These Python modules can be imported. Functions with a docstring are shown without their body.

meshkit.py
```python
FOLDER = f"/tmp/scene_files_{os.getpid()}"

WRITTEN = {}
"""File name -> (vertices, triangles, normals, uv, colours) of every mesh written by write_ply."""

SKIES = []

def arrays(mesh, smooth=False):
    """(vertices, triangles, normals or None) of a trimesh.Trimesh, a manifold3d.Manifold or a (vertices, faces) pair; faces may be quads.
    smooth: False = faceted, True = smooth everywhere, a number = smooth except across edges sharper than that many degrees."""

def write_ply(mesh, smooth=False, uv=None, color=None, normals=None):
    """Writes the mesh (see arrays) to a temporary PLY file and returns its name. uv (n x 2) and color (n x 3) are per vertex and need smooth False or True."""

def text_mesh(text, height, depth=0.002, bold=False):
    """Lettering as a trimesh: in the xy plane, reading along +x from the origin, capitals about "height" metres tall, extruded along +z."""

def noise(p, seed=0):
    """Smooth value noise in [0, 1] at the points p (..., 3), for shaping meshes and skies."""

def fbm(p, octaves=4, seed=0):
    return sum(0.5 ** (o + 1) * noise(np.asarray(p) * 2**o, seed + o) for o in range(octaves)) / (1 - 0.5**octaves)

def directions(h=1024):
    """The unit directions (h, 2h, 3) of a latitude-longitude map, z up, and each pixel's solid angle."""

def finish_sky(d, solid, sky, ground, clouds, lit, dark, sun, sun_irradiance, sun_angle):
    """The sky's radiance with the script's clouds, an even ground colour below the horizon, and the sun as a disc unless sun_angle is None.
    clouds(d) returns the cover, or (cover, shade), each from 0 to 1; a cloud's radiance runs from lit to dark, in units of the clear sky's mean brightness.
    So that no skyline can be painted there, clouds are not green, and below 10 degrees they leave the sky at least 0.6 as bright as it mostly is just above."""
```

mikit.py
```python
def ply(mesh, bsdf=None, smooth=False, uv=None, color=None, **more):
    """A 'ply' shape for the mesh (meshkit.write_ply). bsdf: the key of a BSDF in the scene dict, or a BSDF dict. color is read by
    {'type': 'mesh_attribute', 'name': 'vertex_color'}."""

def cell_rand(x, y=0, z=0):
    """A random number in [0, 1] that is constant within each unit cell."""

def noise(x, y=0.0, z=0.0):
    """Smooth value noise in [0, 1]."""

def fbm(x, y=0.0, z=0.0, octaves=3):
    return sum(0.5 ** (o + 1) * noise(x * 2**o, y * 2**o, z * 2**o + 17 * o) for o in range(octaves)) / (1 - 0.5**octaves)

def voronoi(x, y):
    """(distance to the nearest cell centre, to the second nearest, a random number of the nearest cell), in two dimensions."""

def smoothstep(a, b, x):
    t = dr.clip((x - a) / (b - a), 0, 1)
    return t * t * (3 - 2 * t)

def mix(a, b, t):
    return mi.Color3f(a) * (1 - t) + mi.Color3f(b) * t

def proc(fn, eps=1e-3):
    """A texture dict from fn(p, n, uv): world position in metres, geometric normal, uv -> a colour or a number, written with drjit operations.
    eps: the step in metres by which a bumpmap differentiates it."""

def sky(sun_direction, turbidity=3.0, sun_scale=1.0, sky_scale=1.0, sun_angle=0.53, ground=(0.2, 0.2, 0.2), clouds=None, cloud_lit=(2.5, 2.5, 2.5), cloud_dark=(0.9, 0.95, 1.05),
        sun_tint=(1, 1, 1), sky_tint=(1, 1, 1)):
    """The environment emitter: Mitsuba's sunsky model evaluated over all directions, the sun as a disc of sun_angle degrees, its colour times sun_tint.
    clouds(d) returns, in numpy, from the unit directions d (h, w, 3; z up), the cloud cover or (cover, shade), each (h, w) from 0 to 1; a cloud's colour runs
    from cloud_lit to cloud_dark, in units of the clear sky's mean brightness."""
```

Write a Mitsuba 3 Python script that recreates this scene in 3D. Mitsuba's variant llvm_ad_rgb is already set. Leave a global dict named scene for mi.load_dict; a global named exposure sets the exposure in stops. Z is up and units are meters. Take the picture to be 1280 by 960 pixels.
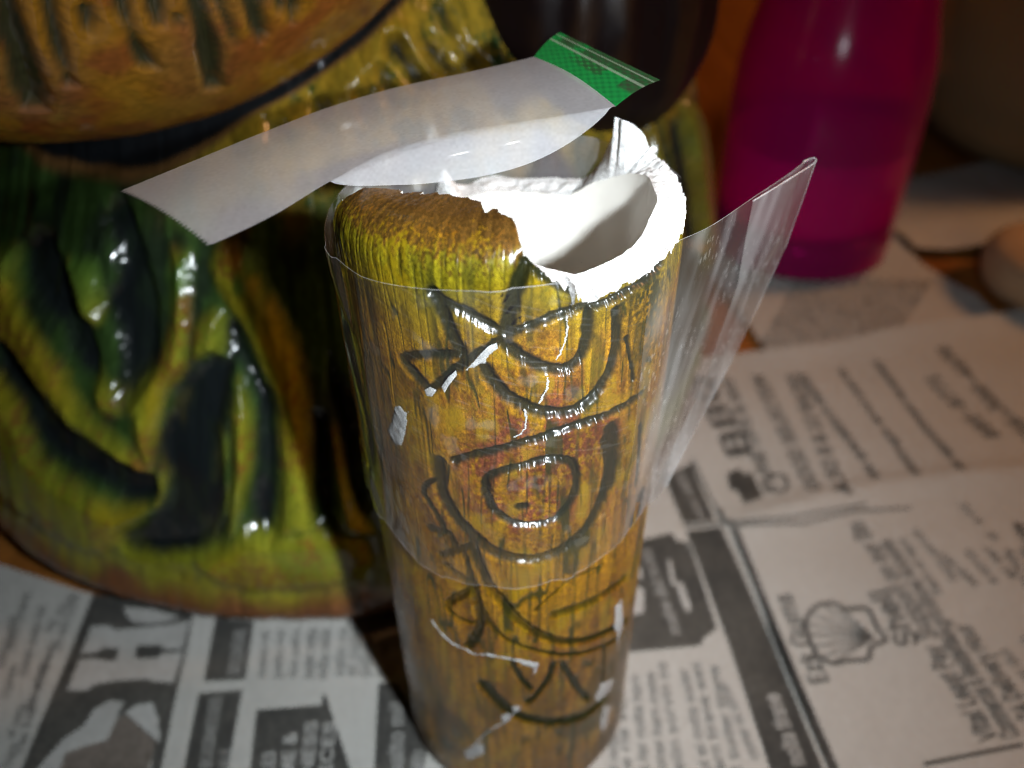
import json
import math
import random

import manifold3d
import numpy as np
import shapely
import trimesh
import drjit as dr
import mitsuba as mi
from scipy.interpolate import PchipInterpolator
from scipy.spatial import Delaunay

import meshkit
import mikit
from mikit import proc, noise, fbm, smoothstep, mix

T = mi.ScalarTransform4f
rng = np.random.default_rng(7)
scene, labels = {}, {}

# ---------------------------------------------------------------- camera, light, exposure
exposure = 0.0
EYE = np.array([0.000242, -0.097390, 0.157292])
PITCH, ROLL = 0.661180, -0.019767
FWD = np.array([0, math.cos(PITCH), -math.sin(PITCH)])
RIGHT0 = np.array([1.0, 0, 0])
UP0 = np.cross(RIGHT0, FWD)
RIGHT = RIGHT0 * math.cos(ROLL) + UP0 * math.sin(ROLL)
UP = UP0 * math.cos(ROLL) - RIGHT0 * math.sin(ROLL)
scene["camera"] = {
    "type": "thinlens", "fov": 2 * math.degrees(math.atan(640 / 1035)), "fov_axis": "x", "near_clip": 0.01, "far_clip": 10.0,
    "aperture_radius": 0.00105, "focus_distance": 0.098,
    "to_world": T().look_at(origin=EYE.tolist(), target=(EYE + FWD).tolist(), up=UP.tolist()),
}


def rgb(*c):
    return {"type": "rgb", "value": [float(x) for x in (c if len(c) == 3 else c * 3)]}


FLASH = EYE + RIGHT * 0.035 + UP * 0.004 - FWD * 0.001
FLASH_AIM = EYE + FWD * 0.2 - RIGHT * 0.012 - UP * 0.012
FLASH_TO = T().look_at(origin=FLASH.tolist(), target=FLASH_AIM.tolist(), up=[0, 0, 1])
scene["camera_flash__lamp"] = {"type": "disk", "to_world": FLASH_TO @ T().scale(0.0036), "emitter": {"type": "area", "radiance": rgb(4350, 4760, 5060)}, "bsdf": {"type": "diffuse"}}
scene["camera_flash__beam_tube"] = {"type": "cylinder", "p0": [0, 0, -0.001], "p1": [0, 0, 0.0052], "radius": 0.0037, "to_world": FLASH_TO,  # unseen black tube, added to narrow the beam towards its edges
                                  "bsdf": {"type": "twosided", "bsdf": {"type": "diffuse", "reflectance": rgb(0.03)}}}
labels["camera_flash"] = {"label": "small round white flash lamp of the camera just right of the lens", "category": "flash lamp"}
scene["ceiling_lamp"] = {"type": "disk", "to_world": T().look_at(origin=[1.1, 0.22, 0.95], target=[0.1, 0.1, 0.0], up=[0, 0, 1]) @ T().scale(0.16),
                         "emitter": {"type": "area", "radiance": rgb(36.0, 17.2, 7.2)}, "bsdf": {"type": "diffuse"}}
labels["ceiling_lamp"] = {"label": "warm round room lamp shining low from the right of the table", "category": "lamp"}

# ---------------------------------------------------------------- helpers
M = 0.001
DATA = json.loads('''{"grooves":[[[[-111.84,27.39],[-105.85,28.59],[-100.02,29.66],[-94.28,31.07],[-91.07,31.83]],0.74,1],
[[[-84.64,23.22],[-86.34,24.7],[-88.29,26.9],[-89.65,29.25],[-91.07,31.83]],0.94,1.2],
[[[-91.09,32.14],[-83.87,30.9],[-75.27,29.69],[-69.02,29.49],[-63.79,29.83],[-54.85,29.42],[-45.16,28.97],[-37.95,28.56]],0.58,1],
[[[-81.27,24.08],[-78.79,25.11],[-74.83,26.21],[-70.67,27.25]],0.77,0.9],
[[[-110.79,27.45],[-108.71,29.25],[-107.05,31.59],[-103.96,34.86]],0.84,1],
[[[-124.19,37.72],[-117.8,36.31],[-112.19,35.69],[-103.77,35.03]],0.65,0.8],
[[[-123.42,38.1],[-120.26,39.2],[-116.5,40.79]],0.76,0.8],
[[[-92.43,32.76],[-97.87,34.27],[-104.35,36.55],[-109.85,38.99],[-115.84,41.41]],0.59,0.9],
[[[-90.5,33.41],[-87.89,34.55],[-83.88,35.82],[-78.36,37.1],[-74.07,37.55],[-70.45,36.96],[-67.62,35.31],[-66.79,32.83],[-66.86,30.49]],0.77,1.2],
[[[-97.42,36.55],[-94.85,38.51],[-90.16,40.75],[-84.61,42.47],[-78.12,43.64],[-70.55,44.13],[-65.05,43.2],[-60.25,41.44],[-57.13,39.13],[-55.9,35.62],[-56.97,31.59]],0.8,1.2],
[[[-109.06,51.95],[-100.99,50.09],[-93.46,49.02],[-86.84,48.12],[-79.48,47.36],[-73.45,46.78],[-66.28,46.54],[-58.4,46.71],[-50.41,46.74],[-40.62,46.88]],0.64,1],
[[[-52.28,35.89],[-49.12,39.89],[-47,43.2]],0.34,0.5],
[[[-114.72,52.74],[-114.86,57.15],[-112.69,60.42],[-109.54,62.83],[-104.42,65.21],[-100.06,67.24],[-95.62,68.55],[-89.63,69.48],[-82.02,69.96],[-75.79,69.45],[-70.19,68.48],[-64.42,66.9],[-59.86,64.42],[-56.65,61.38],[-54.9,58.15],[-55.16,54.63],[-56.81,50.95]],0.93,1.2],
[[[-54.04,59.97],[-53.39,56.15],[-53.86,51.91],[-55.79,49.33]],1.16,0.8],
[[[-98.83,54.56],[-95.24,53.12],[-90.4,52.26],[-84.93,51.67],[-79.42,51.26],[-75.18,51.5],[-71.1,52.39],[-68.26,54.46],[-67.86,56.84],[-69.36,59.35],[-72.33,61.35],[-76.1,62.52],[-80.6,62.83],[-85.75,62.69],[-90.81,61.94],[-95.06,60.49],[-97.78,58.56],[-98.86,56.29],[-98.83,54.56]],0.62,1.1],
[[[-87.71,59.21],[-86.06,59.15]],0.68,0.7],
[[[-39.94,52.33],[-38.58,57.29],[-37.99,63.97]],0.5,0.4],
[[[-115.68,73.1],[-110.49,74.72],[-104.66,76.09],[-110.4,79.09],[-116.63,82.09]],0.66,0.8],
[[[-117.76,71.41],[-108.79,68.69],[-100.71,66.1]],0.68,0.8],
[[[-104.45,66.21],[-102.65,71.24],[-99.47,75.2],[-94.06,79.78],[-86.91,84.43],[-79.33,87.91],[-69.49,91.18],[-58.4,93.28],[-47.23,95.04],[-30.32,99.38]],0.75,1],
[[[-108.11,69],[-105.88,74.1],[-101.63,82.5],[-94.51,87.74],[-82.39,91.25],[-69.23,94.59],[-53.61,97.45],[-33.39,101.41]],0.45,0.6],
[[[-82.16,81.47],[-75.08,78.23],[-67.5,76.02],[-53.46,76.4]],0.3,0.5],
[[[-74.06,83.36],[-66.8,83.33],[-57.93,83.67],[-49.82,83.81],[-38.26,84.67]],1.01,0.7],
[[[-106.23,76.71],[-104.38,80.02],[-103.31,84.05],[-106.14,88.25],[-109.87,91.84]],0.75,0.9],
[[[-117.73,83.26],[-111.36,85.26],[-101.82,84.4]],0.56,0.7],
[[[-121.59,66.59],[-114.28,65.97],[-111.76,68.72]],0.62,0.7],
[[[-116.77,56.42],[-122.21,59.56],[-118.15,62.45],[-115.62,65.04]],0.49,0.6],
[[[-91.74,93.73],[-88.74,97.97],[-83.97,102.07]],0.61,0.8],
[[[-74.21,96.25],[-77.38,100.59],[-84.81,105.96]],0.69,0.8],
[[[-69.91,97.07],[-63.84,104.06],[-55.67,111.64]],0.71,0.8],
[[[-104.32,101.03],[-98.83,104.93],[-90.72,109.27],[-80.53,112.09],[-67.68,114.64],[-54.95,116.33],[-43.48,115.88]],1.24,1],
[[[-47.63,98.59],[-47.36,105.3],[-47.35,111.13]],0.43,0.5]],"cracks":[[[[-73.75,29.97],[-73.38,32.17],[-74.31,34],[-76.66,35.89]],0.12],
[[[-79.03,38.06],[-78.85,39.27],[-80.02,40.58],[-81.42,41.85]],0.16],
[[[-85.88,42.4],[-85.33,44.23],[-86.07,45.88],[-89.35,46.81]],0.14],
[[[-126.48,88.67],[-122.96,90.39],[-119.46,91.63],[-115.1,92.39],[-110.81,92.52],[-107.57,93.18],[-101.06,92.66],[-94.81,92.97],[-88.63,93.77],[-84.74,94.97]],0.24],
[[[-88.15,106.96],[-92.41,109.51],[-95.91,111.82],[-100.38,114.02],[-105.09,116.81],[-112.56,124.01]],0.24],
[[[-39.53,89.46],[-38.58,94.9],[-37.93,100.45],[-37.35,104]],0.3]],"chips":[[[-130.83,46.19],[-128.04,45.26],[-125.66,45.78],[-121.44,43.78],[-124.64,47.23],[-127.64,51.6],[-131.15,53.53],[-134.3,53.08],[-136.71,51.29],[-133.24,49.19]],
[[-93.44,33],[-95.79,33.45],[-98.24,34.62],[-100.06,35.65],[-103.02,37.13],[-101.61,37.07],[-98.38,35.93],[-97.01,35.89],[-95.56,34.72],[-93.16,33.72]],
[[-105.89,37.31],[-108.65,38.55],[-110.99,40.17],[-110.27,41.2],[-108.9,39.96],[-105.63,37.96]],
[[-117.06,41.37],[-114.83,40.58],[-112.68,40.85],[-114.38,42.13],[-116.69,42.23]],
[[-89.39,92.9],[-84.73,93.94],[-79.98,94.9],[-81.54,97.9],[-83.15,98.28],[-83.16,96.14],[-88.66,94.8]],
[[-117.45,125.39],[-112.29,121.94],[-106.34,119.98],[-106.18,123.91],[-113.05,127.76],[-117.22,128.04]],
[[-97.51,110.09],[-93.73,109.06],[-92.81,111.09],[-96.31,112.81]],
[[-92.31,107.27],[-89.29,106.34],[-88.67,108.13],[-91.38,109.03]],
[[-44.26,89.11],[-37.57,90.73],[-33.59,99.17],[-36.93,101.45],[-42.5,95.35]],
[[-37.06,112.85],[-38.9,115.6],[-49.86,115.16],[-52.32,112.44],[-47.64,109.82]],
[[-36.2,122.01],[-38.86,127.9],[-43.68,128.11],[-45.56,123.22],[-43.61,118.98]]],"hole_out":[[-125.59,13.47],[-119.14,13.26],[-110.45,13.33],[-101.86,13.92],[-97.8,15.78],[-94.85,15.16],[-90.89,16.12],[-88.05,17.36],[-86.93,18.57],[-86.46,19.84],[-86.23,20.94],[-85.27,21.84],[-83.51,23.05],[-81.47,23.94],[-79.36,25.01],[-75.77,26.08],[-72.5,26.83],[-70.59,27.08],[-69.78,27.97],[-70.41,28.94],[-71.79,29.52],[-68.93,29.07],[-65.45,28.94],[-61.32,28.49],[-55.73,28.21],[-48.75,28.11],[-41.89,28.32],[-36.45,28.25],[-33.87,27.25],[-25.97,27.08],[-15.55,28.01],[-10,26.35],[-5,25.55],[2,26.15],[10.4,25.45],[16,25.55],[21.4,24.85],[29,24.35],[30.5,22.38],[32.5,20.37],[35,19.51],[38,19.76],[41,19.97],[43.5,21.62],[45.5,23.3],[47.8,25.35],[50.2,27.75],[53,29.75],[56.2,31.75],[62,32.75],[68.8,33.05],[78,33.45],[87.8,33.55],[94,33.05],[100.3,33.35],[106,34.15],[110,33.85],[114,31.15],[116,31.35],[118.4,34.55],[122,36.75],[135,37.75],[160,38.75],[180,38.25],[192,36.75],[200,31.75],[206,26.25],[-154.58,22.37],[-150.1,18.46],[-140.76,15.49]],"hole_in":[[-11,25.15],[1.5,25.15],[10.8,25.35],[19,26.15],[28,27.15],[38,28.95],[49,30.95],[60,33.75],[88,34.15],[100,33.95],[110,34.55],[114,33.95],[118,35.25],[135,38.25],[160,39.15],[180,38.75],[195,37.75],[206,28.75],[-152.92,19.77],[-141.34,15.37],[-127.22,13.06],[-97.22,14.31],[-88.6,16.4],[-86.5,25.15],[-81.8,25.25],[-75,26.35],[-66,27.65],[-52,27.35],[-39,27.15],[-25,25.75]],"recess":[[[-126.6,76.4],[-124.6,79.8],[-122.2,80.5],[-118.5,75.9],[-116,70.6],[-113.8,66.6],[-111.6,61.1],[-111.2,57.7],[-112,54.4],[-114.2,54.8],[-116.4,58],[-119.4,63.2],[-122.4,66],[-125.7,68.7],[-126.7,72.4]],
[[-112.4,83.3],[-109.7,89.7],[-106.2,83.9],[-104.8,78.1],[-103,71.2],[-103,63.8],[-105.1,55.9],[-107.2,52.3],[-108.5,57],[-109.3,64.4],[-111.7,69.5],[-110,75.1]],
[[-130.8,56],[-124.9,55.5],[-121.3,50.7],[-116.9,46.8],[-111.9,42.9],[-107.8,41.3],[-103.4,38.8],[-103.4,33.6],[-107.6,31.1],[-110.6,32.8],[-115.3,34.6],[-119.5,37],[-123.8,44.5],[-129.4,48.1]],
[[-99.1,60.1],[-96.5,63.1],[-93.1,61.7],[-94.4,54.2],[-95.2,46.5],[-95.2,38.1],[-96.1,30.3],[-98.6,23.1],[-101.7,20.4],[-107.9,18.6],[-109,22.9],[-104.6,30.8],[-103.3,38.2],[-103.5,45.3],[-101.7,53.5],[-100.4,58.7]],
[[-93.9,70.3],[-92.5,67.9],[-91.2,63],[-89.2,52.6],[-89.2,43.2],[-90.3,31.4],[-91.5,28.2],[-93.6,30.5],[-93.4,36],[-92.3,43.3],[-91.9,51.8],[-92.8,59.2],[-94.8,61.7],[-95.1,66.6]],
[[-95.1,33.6],[-96.3,27],[-97.9,24.1],[-98.3,26.7],[-95.8,35],[-95.2,46.5],[-94.5,51.7],[-94.4,46.6]],
[[-85.4,52],[-84.1,52.2],[-83.4,46],[-83.3,38.9],[-83.4,32.1],[-84.4,30.6],[-85.5,31.3],[-86.1,34.9],[-86,43.6]],
[[-83,62.4],[-81.4,55.9],[-80.4,45.4],[-79.8,33.6],[-81.1,30.8],[-82.5,38.8],[-83.1,48.5],[-83.8,55]],
[[-72.2,113.4],[-71.1,113.6],[-69.9,110.1],[-68,105.7],[-69.5,105.5],[-71.2,108.8],[-72.4,111.5]],
[[-67.8,114.2],[-66.5,113.3],[-64.4,108.2],[-63.5,106.6],[-65.6,106.6],[-66.8,107.9],[-68,111.7]],
[[-73.9,109.5],[-73.1,109.1],[-72.6,104.7],[-72.5,103.2],[-73.8,103.4],[-74.2,106]],
[[-76.8,105.5],[-76,105.1],[-75.2,102.5],[-75.6,101],[-77.1,102.7]],
[[-82.1,104.9],[-80.7,105.2],[-80.5,102.3],[-81.1,100.5],[-82.4,101]],
[[-65.5,118.9],[-64.1,118.4],[-62.3,111.6],[-60,107.5],[-61.5,107.4],[-63.8,111.8]],
[[-87.7,102],[-85.9,101.6],[-85.8,99.8],[-87.4,99.2]],
[[-28,88.2],[-24.5,86.7],[-21,72],[-19.5,54.8],[-24.7,54.7],[-28.1,72.3]],
[[-14.5,85.9],[-7.2,82.4],[-8.7,64.3],[-10.1,47],[-9.9,56.1]],
[[-33.8,92.1],[-32,91.5],[-29.6,82],[-29.2,72.9],[-31.4,75.9]]],"ridge":[[[-132.3,73.1],[-127.7,75],[-127.7,69.6],[-125.5,65.7],[-120.7,60.9],[-115.9,55.4],[-112.4,50.1],[-108.4,46.7],[-104,41.7],[-104.1,39.1],[-108.4,42.5],[-113.2,45.6],[-117.8,49.9],[-121.9,53.6],[-129.6,58.2]],
[[-100.9,81.2],[-98.8,80.2],[-98.6,74.9],[-99,65.1],[-100.2,59.3],[-102.2,55.9],[-103.4,49.3],[-104,41.7],[-105.2,44.9],[-106.1,51.3],[-107.4,53.5],[-105.4,58.5],[-103.1,61.4],[-101,68.6]],
[[-116.8,76.6],[-112.9,76.9],[-111.3,73],[-111.5,66.6],[-113.2,66.8],[-115.2,71.3]],
[[-112.3,59.9],[-110.6,56.5],[-108.1,53.4],[-107.7,50.9],[-109.9,50.2],[-111.6,54.9]],
[[-94.1,82.1],[-91.4,81],[-89.6,75.7],[-87.3,68.3],[-86.4,62.7],[-86,55.2],[-86.1,45.7],[-86.3,34.9],[-86.2,29.4],[-90.6,28.1],[-89.1,42.5],[-88.8,51.7],[-90,59.2],[-92.1,67.9],[-94,73.9],[-95.6,78.6]],
[[-93.2,58.6],[-92.1,53],[-92.6,42.6],[-93.9,35.2],[-95.5,27.9],[-95.9,32.7],[-94.3,42.5],[-94,51.7]],
[[-95.6,49.1],[-95.2,46.5],[-96.4,38],[-98.1,26.7],[-98.5,26.6],[-97.2,37.9]],
[[-100.6,53.6],[-100,55],[-100.9,47.2],[-102.5,36.9],[-104.1,31.8],[-103,39.8]],
[[-98.1,67.6],[-95.4,70.8],[-93.8,66],[-95.6,63.5],[-98.2,62.7]],
[[-83.3,48.6],[-82.6,43.1],[-81.7,34.1],[-80.1,27.2],[-83.2,28.8],[-83.6,39]],
[[-129.5,48.7],[-123.8,44.5],[-120,36.7],[-115.3,33.9],[-110.7,32.1],[-107.6,30.7],[-105.3,31.6],[-108.9,24.2],[-112.7,16.9],[-118.6,17.6],[-124.7,20.1],[-130.9,22.6]],
[[-100,20.9],[-96.5,24.4],[-93.8,29.7],[-90.1,29],[-86.2,30.2],[-82.4,28.7],[-80.8,21.2],[-83.1,16],[-91.3,14.1],[-97.3,15.6]],
[[-81.2,105.9],[-78.7,110],[-75,113.2],[-72,117.9],[-68.7,119.6],[-66.7,118],[-68.4,112.5],[-66.3,107.4],[-67.7,105.8],[-69.9,110.1],[-72.1,114],[-73.4,109.5],[-74.5,108.9],[-76.5,105.5],[-77.1,102.7],[-79.5,102.2],[-80.9,103.8]],
[[-91.2,98.6],[-89.3,100.7],[-87.2,101.3],[-84.5,103.3],[-82.4,104.2],[-82.4,101],[-85.8,99.1],[-89.6,96.3]],
[[-36,93.7],[-33.5,90.4],[-31.6,76.1],[-29.2,61.8],[-32.7,60.4],[-36.1,73.2]],
[[-23.3,89.7],[-16,86.5],[-8.4,57.3],[-12.6,42.2],[-21.9,50.4]],
[[-15.6,33.4],[-17.7,34.7],[-19,29.8],[-18.3,20.1],[-19.7,17.6]]],"belly":[[[-9.8,-2.2],[-8,-2.3],[-8,-4],[-8.4,-9.6],[-8.8,-15.7],[-9.2,-23.4],[-10.4,-27.7],[-13.3,-27.3],[-13,-20.8],[-11.8,-13],[-11.8,-9.4]],
[[-5.5,-2.5],[-3.9,-2.7],[-4.5,-7.4],[-5,-12.6],[-5.5,-17.9],[-5.6,-20.9],[-6.7,-21.2],[-6.3,-17.8],[-6.5,-12],[-6.1,-7.2]],
[[-2.1,-5.8],[-1,-5.4],[-0.9,-7.9],[-1.7,-10.2],[-2.4,-9.4]],
[[1.8,-3.5],[4,-3.9],[3.2,-9.8],[4,-14.3],[5.1,-19.6],[3.2,-18.9],[2.4,-15],[2.7,-10.8],[2.1,-7.9]],
[[5.3,-4.2],[7.6,-4.8],[7.1,-10.6],[5.9,-10.6],[5.3,-8]],
[[10.2,-5.5],[12.4,-6.1],[13.2,-12],[14.2,-21.4],[14,-31.5],[11.8,-30.5],[10.9,-22.8],[10.6,-14.9]],
[[13.1,-6.4],[14.5,-6.8],[15.9,-13.1],[16.6,-19.2],[15.5,-17.2],[14.4,-12.5]],
[[8.2,-8.8],[9.5,-9.5],[9.3,-11.3],[8.2,-10.6]],
[[16.9,-7.9],[20.2,-9.2],[20.2,-13.3],[21,-18.9],[19.7,-20.5],[18.3,-16.3]],
[[21.5,-9.8],[23.1,-10.6],[23.8,-15.2],[22.5,-14]],
[[24,-11],[25.2,-11.7],[25.7,-15.3],[24.8,-18.5],[24.1,-15.4]]],"print":{"dark":[[[-99.6,27.8],[-74.1,21.1],[-73.7,18.2],[-69.3,-16.7],[-96.8,-16.2]],
[[-68.7,20.3],[-59.6,19],[-58,4.2],[-66.7,3.9]],
[[-66.8,0.8],[-57.9,1.6],[-56.3,-17.3],[-64.9,-17.1]],
[[-53.8,-3.2],[-40.6,-2.2],[-40.8,0.5],[-40,-0.1],[-31.8,-17.8],[-51.9,-17.4]],
[[-29.4,2.7],[-25.4,2.7],[-17.4,-9.4],[-18.9,-18],[-27.9,-17.8]],
[[41,63.1],[49.2,68.2],[51,46.9],[43,46.1]],
[[43.1,43.3],[51.9,43.7],[56.4,10.8],[59,-18.9],[48.8,-18.7],[46.8,11.1]],
[[29,39.8],[39.4,42.8],[40.2,40],[42.5,39.4],[44.8,14.6],[41.3,12],[40.7,10.5],[22.9,8.9]],
[[57.9,63.8],[61.3,65.6],[62.8,63.1],[64.4,64.3],[65.3,54.2],[59.8,52],[59.3,57.2],[57.4,57.9]]],"white":[[[-96.4,18.4],[-92.1,18.6],[-91.1,17.3],[-84.5,17.9],[-79.2,18.3],[-74.3,19.5],[-73.8,11.8],[-77.9,12],[-79,13.1],[-84.2,13],[-83.4,9.7],[-78.4,9.8],[-78,10.9],[-73.3,11.1],[-73,3.3],[-77.8,3.8],[-78.5,4.4],[-84.4,4.3],[-89.7,3.5],[-90.9,2],[-95.1,2.1],[-95.6,9.7],[-92.2,10],[-90.6,9.5],[-87.4,9.2],[-87.8,12.5],[-91.8,12.6],[-92.3,11.5],[-95.8,11.2]],
[[-90.9,23.6],[-84.1,22.8],[-76.9,20.5],[-79.9,19.2],[-83.3,18.8],[-87.4,19.4],[-89.6,21.5]],
[[-80.8,-3.4],[-78.7,-1.6],[-75.7,-1.3],[-74.3,-3.8],[-73,-5.2],[-73,-6.6],[-72,-7.8],[-71.5,-10.1]],
[[28.1,33],[30.4,31.9],[30.3,28.4],[28.5,29.5],[28.3,27],[30.1,25.5],[29.3,19.4],[25.9,18.1],[26.2,24.2]],
[[36.8,34.3],[37.8,33.3],[37.7,27.7],[39.5,26.7],[40.2,20.1],[39.2,18.6],[38.3,21.1],[37.8,26.3],[36.7,26.8]]],"tan":[[[-93.8,-15.4],[-91,-8.8],[-88.2,-6.1],[-87.5,-2.3],[-85,-0.4],[-81.7,-0.9],[-82.2,-3.8],[-79.4,-4.9],[-72.3,-10.1],[-71.3,-15.8],[-91.3,-15.4]]],"brown":[[[-81.9,-4.6],[-80.1,-4],[-72.1,-10.1],[-71.7,-15.8],[-89.1,-15.5],[-89.3,-12],[-85.2,-10.3],[-82.1,-9.4]]],"rules":[[[[53,50.8],[60.5,-18.9]],0.48],
[[[55.1,43.7],[61.4,-18.9]],0.72],
[[[43,45.1],[55.4,45.3]],0.48],
[[[42.9,39.4],[44.8,14.6]],0.24],
[[[78.6,-16.9],[99.6,-13.4]],0.4],
[[[55.1,43.7],[72.2,43.8],[86.1,47.2],[101.1,48.4]],0.32],
[[[49.5,69.7],[53.3,44.5],[69.6,45.7],[90.1,49.5]],0.32],
[[[140.2,118.1],[142.8,97.2],[148.1,81.3]],0.24]],"emblem":[[66,6.8],[68.7,5.6],[72.3,6.3],[75.7,6.3],[77.9,9.5],[81.6,11.1],[80.6,14],[80.1,18.7],[78.1,19.1],[75.1,18.8],[72.8,20.6],[69.8,20.2],[67.1,18.5],[65.2,15.6],[64.8,11.9],[65,9]],"ribs":[[[67.6,17.7],[79,11.5]],
[[66.1,15.2],[79,11.5]],
[[65.5,12.7],[79,11.5]],
[[65.5,9.8],[79,11.5]],
[[66.9,7.4],[79,11.5]],
[[69.3,6.4],[79,11.5]],
[[70.9,19.3],[79,11.5]],
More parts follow.
